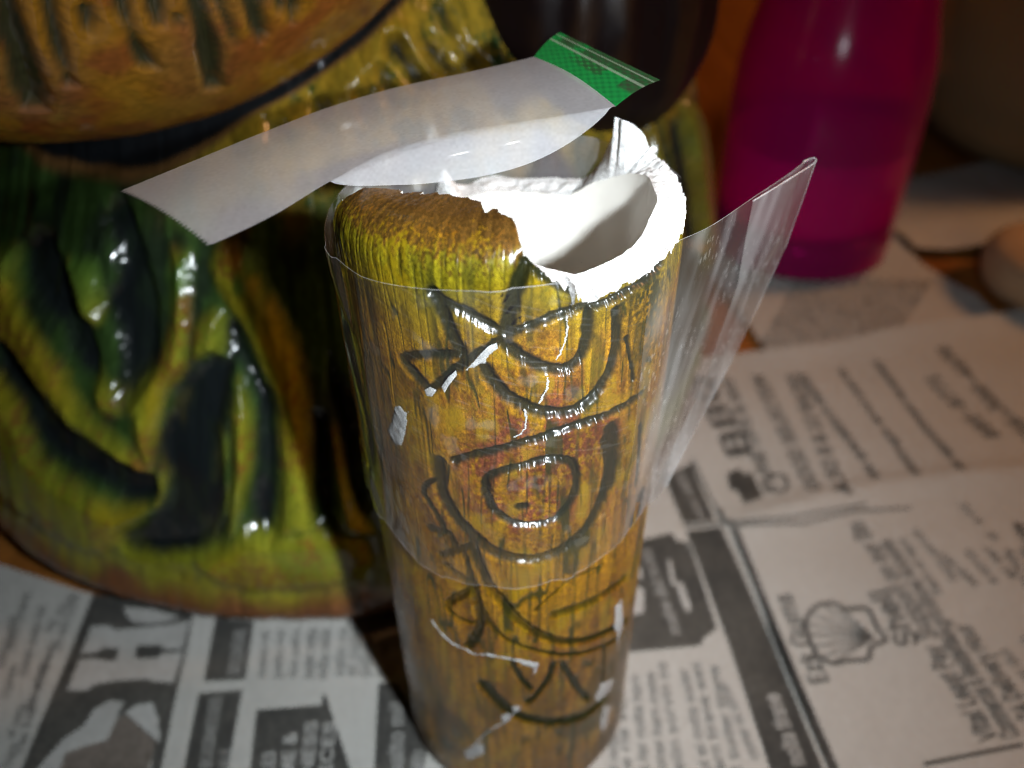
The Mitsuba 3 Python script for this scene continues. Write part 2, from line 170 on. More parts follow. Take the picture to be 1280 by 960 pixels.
[[73.8,19.3],[79,11.5]]],"ring":[[66.6,59.4],[69.9,62.3],[72.7,61.6],[72.5,58],[70.2,55.7],[67.5,56.4],[66.6,59.4]],"text":[["BBQ",[[63.4,69.3],[58,105.3]],6.9,"black",1],["TUNE UPS & GAS",[[68.2,55.8],[66.3,105]],3.5,"black",1],["GOOD SELECTION",[[78.7,54.9],[76.4,106.3]],3.9,"black",1],["ALSO 8 & 12 RACKS",[[85.4,52.5],[87.4,106.7]],3.9,"black",1],["We specialize in delivery",[[96.2,58.5],[89.8,106.7]],2.9,"black",1],["fittings and parts",[[107.5,59.4],[103.1,109.5]],2.4,"black",1],["No appointment necessary",[[119.7,60.3],[115.4,113.3]],2.8,"black",1],["885-8771",[[136.2,75.6],[129.5,104.7]],4.5,"black",1],["1-866-322-4170",[[147.3,64.7],[139.1,119.3]],4.2,"black",1],["Ezk",[[64.1,0.6],[63,8.3]],4.2,"grey",1],["Gums",[[63,9.5],[61.5,23.1]],4.2,"grey",1],["Shell",[[86,8.9],[83.8,23.9]],5,"grey",1],["Vital Least Pay",[[93.4,-12.6],[90.4,8.8]],4.2,"grey",1],["Support on our Stn",[[90.9,10.6],[85.3,44]],4.2,"grey",1],["Commercial & Residential",[[98.1,-12.1],[94.7,11.6]],3.9,"grey",1],["Agricultural Accounts",[[95.3,11.6],[90.7,38.3]],3.5,"grey",1],["24 Delivery Hour",[[103.2,-8.6],[99.2,14.1]],3.9,"grey",1],["*",[[97.4,21.9],[95,38.6]],2.6,"grey",0],["*",[[102.7,25.8],[99.2,41.3]],2.6,"grey",0],["*",[[107.2,24.1],[102.6,33.5]],2.6,"grey",0],["*",[[111.5,24.8],[109.3,34.6]],2.6,"grey",0],["*",[[116.7,25.9],[114.1,35.4]],2.6,"grey",0],["*",[[116.1,42.7],[114.5,49.5]],2.6,"grey",0],["*",[[108.3,-3.1],[105.4,7.8]],2.6,"grey",0],["*",[[113.4,2.1],[111,10.5]],2.6,"grey",0],["*",[[125.1,36],[125.3,43.4]],2.6,"grey",0],["*",[[125,29],[124.8,42.5]],2.6,"grey",0],["*",[[118.2,37.6],[116.5,39.9]],2.6,"grey",0],["*",[[117.3,11.8],[116.8,19.4]],2.6,"grey",0],["*",[[119.6,16.3],[120,25.8]],2.6,"grey",0],["*",[[122.2,16.2],[122.8,27.4]],2.6,"grey",0],["*",[[118.8,23.4],[118.8,34.4]],2.6,"grey",0],["*",[[116.8,6.1],[116.8,12.6]],2.6,"grey",0],["*",[[122.7,30],[122.6,35.2]],2.6,"grey",0],["*",[[20.9,-19.5],[21.4,1.8]],2.2,"grey",0],["*",[[24.1,-19.5],[25.1,3.3]],2.2,"grey",0],["*",[[27.6,-19.6],[28.4,4]],2.2,"grey",0],["*",[[31,-19.7],[31.1,6.4]],2.2,"grey",0],["*",[[36.1,-19.8],[35.6,4.7]],2.2,"grey",0],["*",[[39,-19.8],[38.5,6.2]],2.2,"grey",0],["*",[[42.1,-19.9],[42.2,5.3]],2.2,"grey",0],["*",[[46.1,-15.4],[43.4,0.9]],2.2,"grey",0],["*",[[18.3,-19.4],[19.1,-2.7]],2.2,"grey",0],["*",[[-54.7,4.3],[-56.5,16.6]],2,"grey",0],["*",[[-51.3,4.1],[-52.9,16.8]],2,"grey",0],["*",[[-48,4.1],[-49.5,16.7]],2,"grey",0],["*",[[-44.7,3.8],[-46,16.6]],2.6,"black",0],["*",[[-41.7,3.7],[-42.8,16.6]],2.6,"black",0],["*",[[-38.2,4.4],[-39,16.8]],2.6,"grey",0],["*",[[-35.4,4.3],[-36.1,16.7]],2.6,"grey",0],["*",[[-32.7,4.3],[-33.2,16.3]],2.6,"grey",0],["*",[[-29.3,4.2],[-29.3,13.2]],2.6,"grey",0],["*",[[-27.3,4.2],[-26.7,8.8]],2.6,"grey",0],["*",[[-112.5,12.2],[-115.6,28.2]],2.1,"grey",0],["*",[[-106.6,5.7],[-110.3,24.4]],2.1,"grey",0],["*",[[-107.7,0.6],[-109.7,8.9]],2.1,"grey",0],["*",[[-101.9,2.5],[-103.7,14.8]],2.1,"grey",0],["*",[[-106.2,17.2],[-104.7,28]],2.1,"grey",0],["*",[[-102.1,12],[-103.7,27.3]],2.1,"grey",0],["*",[[-98.8,-11.8],[-103.5,8.8]],2.1,"grey",0],["*",[[-102.5,-8.6],[-103.1,-0.5]],2.1,"grey",0],["*",[[-100.2,-14.4],[-100.7,-9.5]],2.1,"grey",0],["*",[[-112.5,7.9],[-115.8,22.1]],2.1,"grey",0],["*",[[-101.3,-2.5],[-103.3,10.9]],2.1,"grey",0],["SALES",[[-48.1,-19.9],[-49.1,-12.3]],2.3,"white",1],["HOME &",[[-43.8,-23.9],[-45.7,-8.4]],2.4,"white",1],["BUSINESS",[[-40.1,-27.8],[-41.9,-6]],2.4,"white",1],["SERVICES",[[-36.5,-28.6],[-38.2,-6]],2.4,"white",1],["BUSINESSES",[[-60.9,-15.5],[-62.9,-0.3]],2.2,"white",0],["FOR SALE",[[-56.6,-21.3],[-57.7,-11.7]],2.2,"white",0],["SERVICE",[[-60.7,5.1],[-61.2,10.9]],2.6,"white",0],["HOME",[[-61.5,10.9],[-62,16.7]],2.6,"white",0],["*",[[-23.8,-17.9],[-24.9,-1.8]],3,"white",0],["*",[[-19.9,-18],[-20.1,-12.5]],2.2,"white",0],["*",[[47.8,47.1],[45,63.9]],2.6,"white",0],["*",[[54.1,-16.9],[52.8,-1.7]],3.2,"white",1],["*",[[35.6,13],[31.9,37]],2.6,"white",0],["*",[[82,122.7],[108.9,168.8]],2.6,"grey",0],["*",[[86.1,123.4],[112.9,168.2]],2.6,"grey",0],["*",[[90.2,124.2],[116.9,167.6]],2.6,"grey",0],["*",[[94.3,124.9],[121,167]],2.6,"grey",0],["*",[[98.5,125.7],[125,166.4]],2.6,"grey",0],["*",[[102.7,126.4],[129,165.9]],2.6,"grey",0],["*",[[106.9,127.2],[133,165.3]],2.6,"grey",0],["*",[[111.1,128],[136.9,164.7]],2.6,"grey",0],["*",[[115.4,128.7],[140.9,164.1]],2.6,"grey",0],["*",[[119.6,129.5],[144.8,163.5]],2.6,"grey",0],["*",[[123.9,130.3],[148.8,162.9]],2.6,"grey",0],["*",[[128.2,131],[152.7,162.4]],2.6,"grey",0]]}}''')


def put(key, mesh, bsdf, label=None, category=None, kind=None, group=None, smooth=True, **more):
    """One entry of the scene, its mesh given in millimetres."""
    v, f, n = meshkit.arrays(mesh, False)
    scene[key] = mikit.ply((np.asarray(v) * M, f), bsdf, smooth=smooth, **more)
    say(key, label, category, kind, group)


def say(key, label=None, category=None, kind=None, group=None):
    d = {k: v for k, v in dict(label=label, category=category, kind=kind, group=group).items() if v}
    if d:
        labels[key] = d


def grid_faces(nr, nc, closed=False):
    i, j = np.meshgrid(np.arange(nr - 1), np.arange(nc if closed else nc - 1), indexing="ij")
    k = (j + 1) % nc
    return np.stack([i * nc + j, i * nc + k, (i + 1) * nc + k, (i + 1) * nc + j], -1).reshape(-1, 4)


def tri(f):
    f = np.asarray(f)
    return np.vstack([f[:, [0, 1, 2]], f[:, [0, 2, 3]]])


def step(a, b, x):
    t = np.clip((x - a) / (b - a), 0, 1)
    return t * t * (3 - 2 * t)


def n2(u, v, seed=0, octaves=1):
    p = np.stack([u, v, np.zeros_like(u)], -1)
    return meshkit.noise(p, seed) if octaves == 1 else meshkit.fbm(p, octaves, seed)


def seg_dist(px, py, line):
    """Distance from the points to a polyline, and the place along it from 0 to 1."""
    best, at = np.full(px.shape, 1e9), np.zeros(px.shape)
    line = np.asarray(line, float)
    for k in range(len(line) - 1):
        (ax, ay), (bx, by) = line[k], line[k + 1]
        dx, dy = bx - ax, by - ay
        t = np.clip(((px - ax) * dx + (py - ay) * dy) / (dx * dx + dy * dy + 1e-12), 0, 1)
        d = np.hypot(px - ax - t * dx, py - ay - t * dy)
        at = np.where(d < best, (k + t) / (len(line) - 1), at)
        best = np.minimum(d, best)
    return best, at


def signed_dist(px, py, poly):
    """Distance to a closed outline, negative inside."""
    poly = np.asarray(poly, float)
    d, _ = seg_dist(px, py, np.vstack([poly, poly[:1]]))
    return np.where(shapely.contains_xy(shapely.Polygon(poly).buffer(0), px, py), -d, d)


def near(px, py, pts, pad):
    p = np.asarray(pts, float)
    return np.nonzero((px > p[:, 0].min() - pad) & (px < p[:, 0].max() + pad) & (py > p[:, 1].min() - pad) & (py < p[:, 1].max() + pad))[0]


def blend(c, to, w):
    return c * (1 - w[..., None]) + np.asarray(to, float) * w[..., None]


def smooth_line(pts, n=8):
    """A rounded polyline through the points."""
    p = np.asarray(pts, float)
    if len(p) < 3:
        return p
    t = np.concatenate([[0], np.cumsum(np.linalg.norm(np.diff(p, axis=0), axis=1))])
    s = np.linspace(0, t[-1], n * (len(p) - 1) + 1)
    return np.stack([PchipInterpolator(t, p[:, k])(s) for k in range(p.shape[1])], -1)


# ---- base surfaces (millimetres) ----
HT, RS = 117.4, 5.0
Q_TOP = 22.5 - RS
Q_ARC = Q_TOP + RS * math.pi / 2
Q_MAX = Q_ARC + HT - RS


def post_meridian(q):
    """(r, z, nr, nz) of the post's unbroken outside at the path length q from the middle of its top."""
    q = np.asarray(q, float)
    a = np.clip((q - Q_TOP) / RS, 0, math.pi / 2)
    z = np.where(q < Q_ARC, HT - RS + RS * np.cos(a), HT - RS - (q - Q_ARC))
    r = np.where(q < Q_TOP, q, Q_TOP + RS * np.sin(a))
    low = np.clip(HT - RS - z, 0, None)
    r = r - low * 0.8 / 112.4 + 0.5 * np.exp(-np.clip(z, 0, None) / 5.0) - 1.6 * np.clip(1 - z / 2.2, 0, 1) ** 2 * (q > Q_ARC)
    return r, z, np.sin(a), np.cos(a)


def post_point(theta, q, d=0.0):
    r, z, nr, nz = post_meridian(q)
    rr = r + nr * d
    return np.stack([rr * np.cos(theta), rr * np.sin(theta), z + nz * d], -1)


SK_C = np.array([-48.0, 125.0])
SK_A, SK_B = 113.0, 107.5
SK_Z = np.array([0, 2, 8, 20, 40, 60, 80, 95, 110, 125, 140, 150, 156.0])
SK_K = np.array([0.975, 0.995, 1.01, 1.00, 0.95, 0.86, 0.765, 0.69, 0.62, 0.55, 0.45, 0.3, 0.02])
_sk = PchipInterpolator(SK_Z, SK_K)
_sr = PchipInterpolator(SK_Z, np.array([100, 102, 104, 106, 106, 103, 99, 95, 89, 79, 65, 43, 2.0]))


def skirt_point(theta, z):
    k = _sk(np.clip(z, 0, 156))
    return np.stack([SK_C[0] + np.where(np.cos(theta) > 0, _sr(np.clip(z, 0, 156)), SK_A * k) * np.cos(theta), SK_C[1] + SK_B * k * np.sin(theta), z + 0 * theta], -1)


BELLY_C, BELLY_R = np.array([-76.3, 68.7, 185.3]), 85.8
BELLY_V = np.array([0.35, -0.75, -0.55]) / np.linalg.norm([0.35, -0.75, -0.55])
BELLY_E = np.cross([0, 0, 1.0], BELLY_V)
BELLY_E /= np.linalg.norm(BELLY_E)
BELLY_N = np.cross(BELLY_V, BELLY_E)


# ---------------------------------------------------------------- materials
def glossy(color, rough=0.25, coat=0.6, spec=0.5, **k):
    return {"type": "twosided", "bsdf": {"type": "principled", "base_color": color, "roughness": rough, "specular": spec, "clearcoat": coat, "clearcoat_gloss": 0.93, **k}}


VCOL = {"type": "mesh_attribute", "name": "vertex_color"}
scene["post_glaze"] = glossy(VCOL, 0.25, 0.0, 0.36)
scene["figure_glaze"] = glossy(VCOL, 0.16, 0.0, 0.42)
scene["dark_glaze"] = glossy(VCOL, 0.42, 0.0, 0.10)
scene["white_slip"] = glossy(rgb(0.60, 0.575, 0.52), 0.4, 0.1)


def bisque(p, n, uv):
    g = fbm(p.x * 2500, p.y * 2500, p.z * 2500)
    return mix((0.38, 0.37, 0.355), (0.62, 0.615, 0.60), smoothstep(0.25, 0.7, g))




def dull_chip(p, n, uv):
    return mix((0.20, 0.20, 0.195), (0.42, 0.42, 0.41), fbm(p.x * 1800, p.y * 1800, p.z * 1800))


scene["chipped_edge"] = {"type": "twosided", "bsdf": {"type": "diffuse", "reflectance": proc(dull_chip)}}
scene["white_bisque"] = {"type": "twosided", "bsdf": {"type": "diffuse", "reflectance": proc(bisque)}}


def film(weight, rough=0.3, color=(0.62, 0.62, 0.62)):
    return {"type": "blendbsdf", "weight": weight, "clear": {"type": "thindielectric", "int_ior": 1.47},
            "haze": {"type": "twosided", "bsdf": {"type": "principled", "base_color": color if isinstance(color, dict) else rgb(*color), "roughness": rough, "specular": 0.6 if rough < 0.5 else 0.25}}}


def wrap_haze(p, n, uv):
    bubbles = smoothstep(0.60, 0.72, fbm(p.x * 420, p.y * 420, p.z * 300))
    scratch = smoothstep(0.70, 0.86, noise(p.x * 350, p.y * 350, p.z * 2600 + p.x * 900))
    return 0.010 + 0.03 * bubbles * smoothstep(0.45, 0.7, noise(p.x * 90, p.y * 90, p.z * 70)) + 0.022 * scratch * noise(p.x * 60, p.y * 60, p.z * 60) + 0.09 * smoothstep(0.52, 0.8, fbm(p.x * 260 + p.z * 18, p.y * 120, p.z * 12)) * smoothstep(0.35, 0.6, noise(p.x * 110, p.y * 110, p.z * 45))


def flap_haze(p, n, uv):
    streak = 0.5 * fbm(uv.x * 6 + uv.y * 2, uv.y * 1.5, 3.0) + 0.5 * fbm(uv.x * 11 + uv.y * 3, uv.y * 2.0, 5.0)
    bubbles = smoothstep(0.56, 0.80, fbm(p.x * 2200, p.y * 2200, p.z * 900)) * smoothstep(0.4, 0.7, noise(p.x * 200, p.y * 200, p.z * 140))
    wetted = smoothstep(0.10, 0.45, uv.x + 0.55 * (uv.y - 3.0 * smoothstep(2.0, 2.9, uv.y)) + 0.25 * (noise(uv.x * 14, uv.y * 9) - 0.5))
    return 0.025 + 0.16 * wetted * smoothstep(0.38, 0.72, streak) + 0.12 * bubbles


scene["clear_film"] = film(proc(wrap_haze))


def dull_haze(p, n, uv):
    return 0.13 + 0.12 * fbm(p.x * 160, p.y * 160, p.z * 160) + 0.05 * noise(p.x * 2500, p.y * 2500, p.z * 2500)


scene["dull_film"] = film(proc(dull_haze), color=(0.36, 0.35, 0.36))
scene["creased_film"] = film(proc(flap_haze), color=(0.5, 0.5, 0.49))
scene["film_edge"] = film(0.16, color=(0.85, 0.85, 0.85))


def frost(p, n, uv):
    return 0.24 + 0.14 * fbm(p.x * 90, p.y * 90, p.z * 90) + 0.05 * noise(p.x * 3000, p.y * 3000, p.z * 3000)


scene["frosted_film"] = film(proc(frost), 0.62, (0.47, 0.465, 0.475))


def green_print(p, n, uv):
    rows = uv.y * 3.0
    weave = 0.5 + 0.5 * dr.sin(uv.x * 75) * dr.sin(uv.y * 42)
    cell = noise(uv.x * 6.5 + 2, dr.floor(rows) * 7.3) + 0.10 * weave
    dark = smoothstep(0.38, 0.50, cell) * smoothstep(0.30, 0.40, uv.y)
    pale = smoothstep(0.045, 0.02, dr.abs(uv.y - 0.62)) + smoothstep(0.03, 0.012, dr.abs(uv.y - 0.86))
    c = mix((0.005, 0.19, 0.035), (0.03, 0.035, 0.02), dr.minimum(dark, 1))
    c = mix(c, (0.003, 0.085, 0.02), 0.6 * weave + 0.3 * fbm(uv.x * 12, uv.y * 5))
    return mix(c, (0.22, 0.26, 0.20), 0.6 * dr.minimum(pale, 1))


scene["green_print_film"] = film(0.88, 0.5, proc(green_print))


def newsprint(p, n, uv):
    g = fbm(p.x * 900, p.y * 900, p.z * 900)
    blot = fbm(p.x * 45, p.y * 45, 4.0)
    return mix((0.33, 0.317, 0.29), (0.41, 0.397, 0.368), 0.6 * g + 0.4 * blot)


scene["newsprint"] = {"type": "twosided", "bsdf": {"type": "diffuse", "reflectance": proc(newsprint)}}


def ink(lo, hi):
    def fn(p, n, uv):
        return mix(lo, hi, smoothstep(0.25, 0.8, 0.5 * fbm(p.x * 1500, p.y * 1500, 1.0) + 0.5 * fbm(p.x * 120, p.y * 120, 2.0)))
    return {"type": "twosided", "bsdf": {"type": "diffuse", "reflectance": proc(fn)}}


scene["black_ink"] = ink((0.030, 0.029, 0.027), (0.07, 0.067, 0.06))
scene["dark_ink"] = ink((0.042, 0.041, 0.038), (0.085, 0.08, 0.07))
scene["grey_ink"] = ink((0.045, 0.044, 0.04), (0.105, 0.10, 0.092))
scene["brown_ink"] = ink((0.10, 0.085, 0.07), (0.17, 0.14, 0.12))
scene["pale_ink"] = ink((0.30, 0.29, 0.27), (0.39, 0.38, 0.36))


def wood(p, n, uv):
    warp = 0.010 * fbm(p.x * 9, p.y * 3, 1.0)
    ring = noise((p.x + warp) * 170, p.y * 4.0, 3.0)
    fine = fbm((p.x + warp) * 1400, p.y * 28, 2.0)
    c = mix((0.15, 0.048, 0.008), (0.28, 0.105, 0.02), ring)
    return c * (0.7 + 0.5 * fine)


scene["table_wood"] = glossy(proc(wood), 0.35, 0.4)
scene["magenta_plastic"] = {"type": "blendbsdf", "weight": 0.22, "clear": {"type": "thindielectric", "int_ior": 1.5, "specular_transmittance": rgb(0.80, 0.03, 0.45)},
                            "body": {"type": "twosided", "bsdf": {"type": "principled", "base_color": rgb(0.52, 0.006, 0.20), "roughness": 0.17}}}
scene["liquid_surface"] = {"type": "blendbsdf", "weight": 0.30, "clear": {"type": "thindielectric", "int_ior": 1.33, "specular_transmittance": rgb(0.98, 0.6, 0.95)},
                           "body": {"type": "twosided", "bsdf": {"type": "diffuse", "reflectance": rgb(0.98, 0.14, 0.66)}}}
scene["clear_liquid"] = {"type": "thindielectric", "int_ior": 1.33, "specular_transmittance": rgb(0.95, 0.5, 0.9)}
scene["base_plastic"] = glossy(rgb(0.12, 0.004, 0.06), 0.2, 0.3)
scene["cap_plastic"] = glossy(rgb(0.3, 0.01, 0.08), 0.3, 0.2)
scene["smoky_glass"] = {"type": "blendbsdf", "weight": 0.40, "clear": {"type": "thindielectric", "int_ior": 1.5, "specular_reflectance": rgb(0.15), "specular_transmittance": rgb(0.62, 0.52, 0.34)},
                        "body": {"type": "twosided", "bsdf": {"type": "diffuse", "reflectance": rgb(0.50, 0.40, 0.22)}}}
scene["thick_glass"] = glossy(rgb(0.42, 0.29, 0.16), 0.3, 0.0, 0.3)
scene["dark_contents"] = {"type": "twosided", "bsdf": {"type": "diffuse", "reflectance": rgb(0.34, 0.29, 0.13)}}

# ---------------------------------------------------------------- table and newspapers
tab = trimesh.creation.box((1900, 1500, 30))
tab.apply_translation((0, 420, -18.5))
put("table", tab, "table_wood", "orange brown wooden table top under the newspapers", None, "structure", smooth=False)


def crease(x, y, a, b, height, front, back):
    """A ridge along the line from a to b; front and back are the widths of its two slopes."""
    (ax, ay), (bx, by) = a, b
    L = math.hypot(bx - ax, by - ay)
    s = ((x - ax) * (by - ay) - (y - ay) * (bx - ax)) / L
    t = ((x - ax) * (bx - ax) + (y - ay) * (by - ay)) / L
    w = step(-14, 10, t)
    return height * w * np.where(s > 0, np.exp(-np.abs(s) / front), np.exp(-np.abs(s) / back))


def paper_z(x, y):
    x, y = np.asarray(x, float), np.asarray(y, float)
    away = step(8, 45, np.hypot(x, y) - 22) * step(4, 30, np.abs(y - 20) + np.maximum(0, x - 10) * 0.9)
    z = -0.5 + away * (2.2 * (n2(x / 46, y / 30, 3) - 0.4) + 0.7 * (n2(x / 15, y / 18, 4) - 0.5))
    bend = 3.0 * np.sin((x - 60) / 26.0)
    z = z + crease(x, y - bend, (56, 46), (138, 61), 2.4, 7.0, 3.0)
    z = z + 4.5 * step(95, 122, y - 0.15 * x) * step(70, 95, x)
    return z


def paper2_z(x, y):
    return -2.0 + 1.6 * step(100, 150, x) * (n2(x / 30, y / 22, 8) - 0.3) + 0.8 * n2(x / 14, y / 16, 9)


def sheet(poly, zf, spacing=2.5, thick=0.12):
    """A sheet over the outline, as a thin closed slab that follows zf."""
    g = shapely.Polygon(poly).buffer(0)
    ring = np.array(g.segmentize(spacing).exterior.coords)[:-1]
    x0, y0, x1, y1 = g.bounds
    X, Y = np.meshgrid(np.arange(x0, x1, spacing), np.arange(y0, y1, spacing))
    X, Y = X.ravel(), Y.ravel()
    ok = shapely.contains_xy(g.buffer(-0.4 * spacing), X, Y)
    p = np.vstack([ring, np.stack([X[ok], Y[ok]], 1)])
    f = Delaunay(p).simplices
    c = p[f].mean(1)
    f = f[shapely.contains_xy(g.buffer(1e-6), c[:, 0], c[:, 1])]
    a, b = p[f[:, 1]] - p[f[:, 0]], p[f[:, 2]] - p[f[:, 0]]
    flip = a[:, 0] * b[:, 1] - a[:, 1] * b[:, 0] < 0
    f[flip] = f[flip][:, ::-1]
    v = np.column_stack([p, zf(p[:, 0], p[:, 1])])
    if not thick:
        return v, f
    n, m = len(p), len(ring)
    i = np.arange(m)
    j = (i + 1) % m
    side = np.vstack([np.stack([i, i + n, j + n], 1), np.stack([i, j + n, j], 1)])
    return np.vstack([v, v - [0, 0, thick]]), np.vstack([f, f[:, ::-1] + n, side])


main_outline = [(-230, 74), (-160, 47), (-126, 37.5), (-103, 28.8), (-82, 22.5), (-20, 60), (40, 110), (70, 119), (81, 119.5), (89, 119.5), (104, 121), (122, 127), (150, 132), (175, 137), (240, 152), (250, -90), (-230, -90)]
put("newspaper", sheet(main_outline, paper_z), "newsprint", "grey printed newspaper spread across the table under the carved ceramic post", "newspaper", smooth=40)
second = [(84, 60), (84.5, 121), (82.5, 128), (81.2, 143), (78.5, 158), (75.5, 172), (78, 205), (110, 222), (152, 226), (156, 176), (162, 158.3), (165.6, 152.7), (167.8, 139.6), (171, 129.7), (178, 100), (178, 60)]
put("newspaper_001", sheet(second, paper2_z), "newsprint", "dim newspaper sheet lying under the magenta bottle", "newspaper", smooth=40)


def curl_z(x, y):
    t = np.clip((x - 168 - 0.18 * np.abs(y - 160)) / 26, 0, 1)
    roll = 8.0 * np.sqrt(np.clip(1 - (1 - t) ** 2, 0, 1)) * step(182, 172, y) * step(100, 126, y)
    e = np.clip((x - 160) / 60, 0, 1)
    return 0.6 + np.maximum(roll, 5.0 * np.sin(e * 2.2) * step(250, 150, y) * step(0, 0.5, e)) + 0.9 * n2(x / 14, y / 12, 12)


third = [(150, 236), (153, 205), (156.5, 184), (167, 182.5), (180, 181.5), (230, 176), (290, 170), (290, 250), (220, 262)]
put("newspaper_002", sheet(third, curl_z, 1.2), "newsprint", "raised and curled newspaper corner at the far right edge", "newspaper", smooth=40)


def earcut(g):
    v, f = trimesh.creation.triangulate_polygon(g, engine="earcut")
    return np.asarray(v)[:, :2], np.asarray(f)


def gather(parts):
    vs, fs, at = [], [], 0
    for v, f in parts:
        vs.append(v)
        fs.append(np.asarray(f) + at)
        at += len(v)
    return np.vstack(vs), np.vstack(fs)


def facing_up(v, f):
    a, b = v[f[:, 1]] - v[f[:, 0]], v[f[:, 2]] - v[f[:, 0]]
    f = f.copy()
    k = a[:, 0] * b[:, 1] - a[:, 1] * b[:, 0] < 0
    f[k] = f[k][:, ::-1]
    return v, f


def printed(polys, lift):
    return gather([sheet(p, lambda x, y: paper_z(x, y) + lift, 2.5, 0) for p in polys])


def lettering(text, a, b, height, bold):
    """Flat letters on the sheet with their baseline from a to b, capitals "height" high."""
    m = meshkit.text_mesh(text, height, 0.1, bool(bold))
    top = m.triangles_center[:, 2] > 0.099
    f = m.faces[top]
    use = np.unique(f)
    v = m.vertices[use][:, :2].copy()
    f = np.searchsorted(use, f)
    a, b = np.array(a, float), np.array(b, float)
    L = np.linalg.norm(b - a)
    d = (b - a) / L
    v[:, 0] *= L / v[:, 0].max()
    v[:, 1] -= 0.5 * height
    return a + v[:, :1] * d + v[:, 1:] * np.array([-d[1], d[0]]), f


words = ["nolta", "rie", "suder", "mil", "etron", "a", "velin", "os", "tirane", "dul", "comer", "in", "palto", "wes", "harn", "el", "sorvin", "ut", "mabe", "ter"]
PR = DATA["print"]
inks = {"black": [], "grey": [], "white": []}
letter_rng = random.Random(11)
for text, (a, b), h, col, bold in PR["text"]:
    if text == "*":
        L, text = math.dist(a, b), ""
        while len(text) * h * 0.75 < L:
            text += letter_rng.choice(words) + " "
        text = text.strip()
    v, f = lettering(text, a, b, h, bold)
    zf = paper2_z if min(a[1], b[1]) > 121 else paper_z
    lift = 0.45 if col == "white" else 0.22
    inks[col].append(facing_up(np.column_stack([v, zf(v[:, 0], v[:, 1]) + lift]), f))
lines = []
for pts, w in PR["rules"]:
    lines.append(shapely.LineString(pts).buffer(w, cap_style="flat"))
em = smooth_line(PR["emblem"] + PR["emblem"][:1], 4)
emblem = [shapely.LineString(em).buffer(0.5)] + [shapely.LineString(r).buffer(0.22) for r in PR["ribs"]]
emblem = [gather([(lambda q: (np.column_stack([q[0], paper_z(q[0][:, 0], q[0][:, 1]) + 0.22]), q[1]))(earcut(g.segmentize(3.0))) for g in emblem])]
flat = [earcut(g.segmentize(3.0)) for g in lines + [shapely.LineString(smooth_line(PR["ring"], 4)).buffer(0.5)]]
inks["grey"] += [facing_up(np.column_stack([v, paper_z(v[:, 0], v[:, 1]) + 0.22]), f) for v, f in flat]
for name, polys, lift, m in (("printed_box", PR["dark"], 0.2, "dark_ink"), ("pale_shape", PR["white"], 0.40, "pale_ink"), ("hand_picture", PR["tan"], 0.36, "pale_ink"), ("house_picture", PR["brown"], 0.52, "brown_ink")):
    for i, poly in enumerate(polys):
        put(f"newspaper__{name}" + (f"_{i:03d}" if i else ""), printed([poly], lift), m, smooth=False)
put("newspaper__scallop_emblem", facing_up(*emblem[0]), "grey_ink", "scallop shell emblem printed in grey outline", smooth=False)
put("newspaper__black_lettering", gather(inks["black"]), "black_ink", kind="stuff", smooth=False)
put("newspaper__grey_lettering", gather(inks["grey"]), "grey_ink", kind="stuff", smooth=False)
put("newspaper__white_lettering", gather(inks["white"]), "pale_ink", kind="stuff", smooth=False)

# ---------------------------------------------------------------- the carved post with its broken top
CENTRE = np.array([3.0, 4.0])


def star(rows):
    """(angles, radii) about CENTRE, on the flattened surface, of an outline given as (degrees, path length)."""
    r = np.array(rows, float)
    p = np.stack([r[:, 1] * np.cos(np.radians(r[:, 0])), r[:, 1] * np.sin(np.radians(r[:, 0]))], 1) - CENTRE
    a = np.arctan2(p[:, 1], p[:, 0]) % (2 * np.pi)
    k = np.argsort(a)
    return a[k], np.hypot(p[:, 0], p[:, 1])[k]


def star_at(a, rows):
    x, r = star(rows)
    return np.interp(a, x, r, period=2 * np.pi)


phi = np.sort(np.concatenate([np.radians(np.linspace(188, 372, 1060)), np.radians(np.linspace(12.6, 187.6, 210))]) % (2 * np.pi))
calm = 1 - 0.8 * step(0.9, 1.2, phi) * step(2.6, 2.3, phi)
r_out = star_at(phi, DATA["hole_out"]) + calm * 0.9 * (n2(phi * 17, phi * 0, 25, 2) - 0.5) + calm * 0.45 * (n2(phi * 55, phi * 0, 21, 3) - 0.5) + calm * 0.75 * step(0.55, 0.60, n2(phi * 24, phi * 0, 23)) * n2(phi * 90, phi * 0, 24)
r_in = star_at(phi, DATA["hole_in"]) + calm * 0.25 * (n2(phi * 22, phi * 0, 22, 2) - 0.5)
Q1 = 56.0


def flat_to_surface(x, y):
    return np.arctan2(y, x), np.hypot(x, y)


def columns(r0):
    """Rows from the break (r0) out to the circle of path length Q1, then straight down the side."""
    c, s = np.cos(phi), np.sin(phi)
    b = CENTRE[0] * c + CENTRE[1] * s
    r1 = -b + np.sqrt(b * b - CENTRE @ CENTRE + Q1 * Q1)
    t = np.linspace(0, 1, 190)[:, None]
    x = CENTRE[0] + c * (r0 + (r1 - r0) * t)
    y = CENTRE[1] + s * (r0 + (r1 - r0) * t)
    th, q = flat_to_surface(x, y)
    low = np.linspace(Q1, Q_MAX, 500)[1:, None] + 0 * phi
    return np.vstack([th, np.broadcast_to(th[-1], low.shape)]), np.vstack([q, low])


th, q = columns(r_out)
deg = np.degrees((th + np.pi * 1.5) % (2 * np.pi)) - 270.0          # -270..90, the camera's side in the middle
U, V = np.radians(deg + 90) * 22.2, q
shape = U.shape
u, v = U.ravel(), V.ravel()
front = np.abs(u) < 36
relief = np.zeros(u.shape)
ink_w = np.zeros(u.shape)
